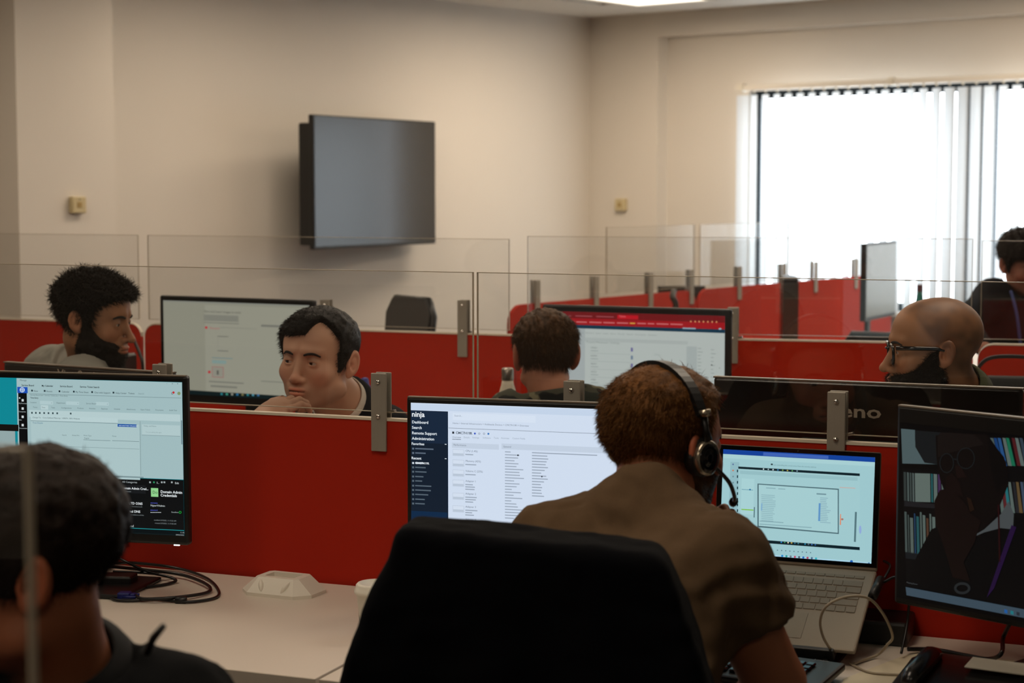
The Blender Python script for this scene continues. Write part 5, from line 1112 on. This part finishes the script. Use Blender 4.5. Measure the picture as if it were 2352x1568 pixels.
for sx in (-1, 1):
    out = Vector(hd.R @ np.array([sx, 0, 0])); z_ = out; x_ = Vector(hd.R @ np.array([0, 1, 0])); y_ = z_.cross(x_); R4 = Matrix((x_, y_, z_)).transposed().to_4x4(); R4.translation = Vector(hd.w((sx * .072, -.004, -.010)))
    R4 = R4 @ Matrix.Diagonal((.80, .86, .72, 1))
    MB().lathe([(.020, 0), (.036, .004), (.037, .024), (.032, .028)], 32, M=R4).build('ear_cushion', mat('soft_black_leather', '0d0c0c', .5, bump=.3), hs)
    MB().lathe([(.029, .026), (.0325, .028), (.033, .040), (.031, .0425), (.026, .0425)], 36, M=R4).build('silver_ring', mat('silver_ring', 'b8ad9a', .22, metal=.9), hs)
    MB().lathe([(.027, .034), (.0275, .043), (.020, .0445), (.013, .0425), (.0125, .0445), (.006, .045)], 36, M=R4).build('cup_cap', M_blkg, hs)
    q = MB(); q.tube([hd.w((sx * .094, -.012, .058)), hd.w((sx * .098, -.010, .035)), hd.w((sx * .099, -.006, .018))], [.006, .005, .008], 10); q.build('yoke', M_blk, hs)
    q = MB(); q.tube([hd.w((sx * .0965, -.014, .066)), hd.w((sx * .0975, -.012, .056))], .0095, 12); q.build('silver_sleeve', mat('silver_ring', 'a89e8e', .25, metal=.9), hs)
q = MB(); q.tube(catmull([hd.w((.096, .012, -.022)), hd.w((.092, .055, -.050)), hd.w((.070, .095, -.078)), hd.w((.045, .122, -.090))], 6), .0035, 8); q.tube([hd.w((.047, .120, -.089)), hd.w((.036, .130, -.093))], .0075, 10); q.build('boom_microphone', M_blk, hs)

# near man at the left edge, out of focus
hd = Head(A(P(52, 1300, 2.03)), 103, -6, 0, 1.02, ears=1.05)
fm2 = person('near', 'out-of-focus man with short brown hair in a black hoodie at the left edge', hd, P(135, 1540, 2.08), P(-60, 1680, 2.0), P(400, 1660, 2.06), P(170, 2250, 1.95), '9a5f40', '07080a',
       armL=(P(-150, 1950, 2.15), P(-60, 1900, 2.4)), armR=(P(500, 1960, 2.2), P(330, 1700, 2.6)), hands=[], h=.004, fold=1.0, neckr=.058, redness=.5,
       hairs=[dict(style='short', thick=.015, col='20150d', h=.0035, tuft=.003, n=12000, L=.013, comb=(0, .4, -.4), curl=.2, nw=.3, rnd=.2, width=.0006, top=1.2)], collar=(.068, .03, mat('black_hood', '08090b', .9), .03), browcol='1a120d', eyes=(0, 1, 0))
q = MB(); q.tube([P(338, 1500, 1.95), P(352, 1465, 1.94), P(376, 1437, 1.93)], [.004, .0045, .0035], 8); q.build('drawstring_tip', M_blk, fm2)

# ---------------------------------------------------------------- chair with a dark jacket in front
CW = P(1215, 1300, 2.50); CM = Matrix.Translation((CW[0], CW[1], 0)) @ rot2(math.radians(-8))
oc = empty('office_chair', CM, 'high-backed office chair hidden under a dark navy jacket in the foreground', 'chair'); bmt = mat('chair_fabric', '15161a', .9)
MB().box(-.24, .02, .40, .24, .48, .47, .03, seg=4).build('seat', bmt, oc)
MB().prism([(-.20, .50), (.20, .50), (.19, .90), (.165, 1.06), (-.165, 1.08), (-.21, .90)], -.035, .035, 'y').build('backrest', bmt, oc)
q = MB(); q.box(-.03, -.01, .36, .03, .06, .6, .01); q.build('back_bracket', M_blk, oc); MB().lathe([(.03, .08), (.03, .25), (.02, .25), (.02, .40)], 16, M=Matrix.Translation((0, .25, 0))).build('gas_column', M_blk, oc)
for k in range(5):
    a = 2 * math.pi * k / 5; c, s_ = math.cos(a), math.sin(a); q = MB(); q.tube([(0, .25, .10), (.27 * c, .25 + .27 * s_, .075)], [.025, .016], 8); q.build('foot_arm', M_blk, oc); q = MB()
    q.tube([(.27 * c - .02 * s_, .25 + .27 * s_ + .02 * c, .028), (.27 * c + .02 * s_, .25 + .27 * s_ - .02 * c, .028)], .028, 14); q.build('castor', M_blk, oc)
# jacket: draped shell around the backrest
CMi = np.array(CM.inverted(), np.float32)
JL = [(925, 1190), (905, 1265), (872, 1350), (842, 1430), (810, 1520), (780, 1620)]; JR = [(1505, 1222), (1535, 1290), (1560, 1350), (1588, 1430), (1612, 1510), (1640, 1620)]
zs, xl, xr = [], [], []
for (a, b), (c, d) in zip(JL, JR): p1 = P(a, b, 2.5); p2 = P(c, d, 2.47); zs.append(((p1[2] + p2[2]) / 2)); xl.append((p1[0] - CW[0]) * 1.01); xr.append((p2[0] - CW[0]) * 1.01)
zs = zs[::-1]; xl = xl[::-1]; xr = xr[::-1]
def jack(p):
    q = p @ CMi[:3, :3].T + CMi[:3, 3]; z = q[:, 2]; L_ = np.interp(z, zs, xl); R_ = np.interp(z, zs, xr); ztop = 1.109 - .028 * (q[:, 0] + .17) / .34
    f = .010 * np.sin(q[:, 0] * 42 + 5 * z + 2.0 * noise(p, 5)) * np.clip((1.05 - z) / .3, 0, 1) + folds(p, .8)
    cx = (L_ + R_) / 2; hw = (R_ - L_) / 2 - .02; dx = np.abs(q[:, 0] - cx) - hw; dy = np.abs(q[:, 1]) - (.040 + .02 * np.clip((1.1 - z) / .4, 0, 1)); dz = z - (ztop - .020)
    o = np.sqrt(np.maximum(dx, 0) ** 2 + np.maximum(dy, 0) ** 2 + np.maximum(dz, 0) ** 2) + np.minimum(np.maximum(np.maximum(dx, dy), dz), 0) - .020
    o = smax(o, .52 - z, .01); return (o - f) * .8
V, Q = surface(jack, [CW[0] - .42, CW[1] - .2, .48], [CW[0] + .46, CW[1] + .2, 1.16], .007)
jk = raw('jacket', V, Q, mat('navy_jacket_cloth', '05060a', .95, spec=.1, nscale=500, nvar=.1, bump=.2, bscale=1200)); tag(jk, 'dark navy jacket draped over the foreground office chair', 'jacket')
# near acrylic screen at the left edge
gp = P(60, 1030, 1.2); GM = Matrix.Translation((gp[0], gp[1], 0)) @ rot2(math.radians(-20)); g_ = pane(GM, -1.3, 0, 'out-of-focus clear acrylic screen edge in front of the man at the left edge', z0=.90, z1=float(gp[2]), y=0, th=.008)
partition(GM, -1.3, 0, 'near desk partition under the out-of-focus acrylic screen', z1=.89, left=False, right=False)

# ---------------------------------------------------------------- pieces that belong to a part go under that part
bpy.context.view_layer.update()
RULE = {'bolt': 'plate', 'key': ('base', 'case'), 'touchpad': 'base', 'bezel': 'lid', 'camera_lens': 'lid', 'button': 'body', 'display': 'body', 'castor': 'foot_arm', 'silver_ring': 'ear_cushion', 'cup_cap': 'ear_cushion',
        'eye': 'body', 'eyebrow': 'body', 'logo': 'casing', 'power_light': 'casing', 'top_rim': 'casing', 'finger_recess': 'body', 'leaf_print': 'cup_body', 'collar': 'shirt', 'lettering': 'case', 'back_frame': 'backrest', 'edge_band': 'desktop'}
for r in [o for o in bpy.data.objects if o.parent is None and o.type == 'EMPTY']:
    ch = list(r.children); st_ = lambda o: o.name.split('.')[0]; cnt_ = {}
    for c in sorted(ch, key=lambda o: o.name):
        n_ = st_(c)
        if n_ not in RULE or (n_ == 'collar' and r.name.startswith('spray')) or (n_ == 'display' and not r.name.startswith('desk_phone')): continue
        names_ = RULE[n_] if isinstance(RULE[n_], tuple) else (RULE[n_],)
        t_ = sorted([o for o in ch if st_(o) in names_], key=lambda o: o.name)
        if not t_: continue
        k_ = cnt_.get(n_, 0); cnt_[n_] = k_ + 1; np_ = t_[k_ % len(t_)] if n_ in ('castor', 'silver_ring', 'cup_cap') else t_[0]
        mw = c.matrix_world.copy(); c.parent = np_; c.matrix_parent_inverse.identity(); c.matrix_basis = np_.matrix_world.inverted() @ mw
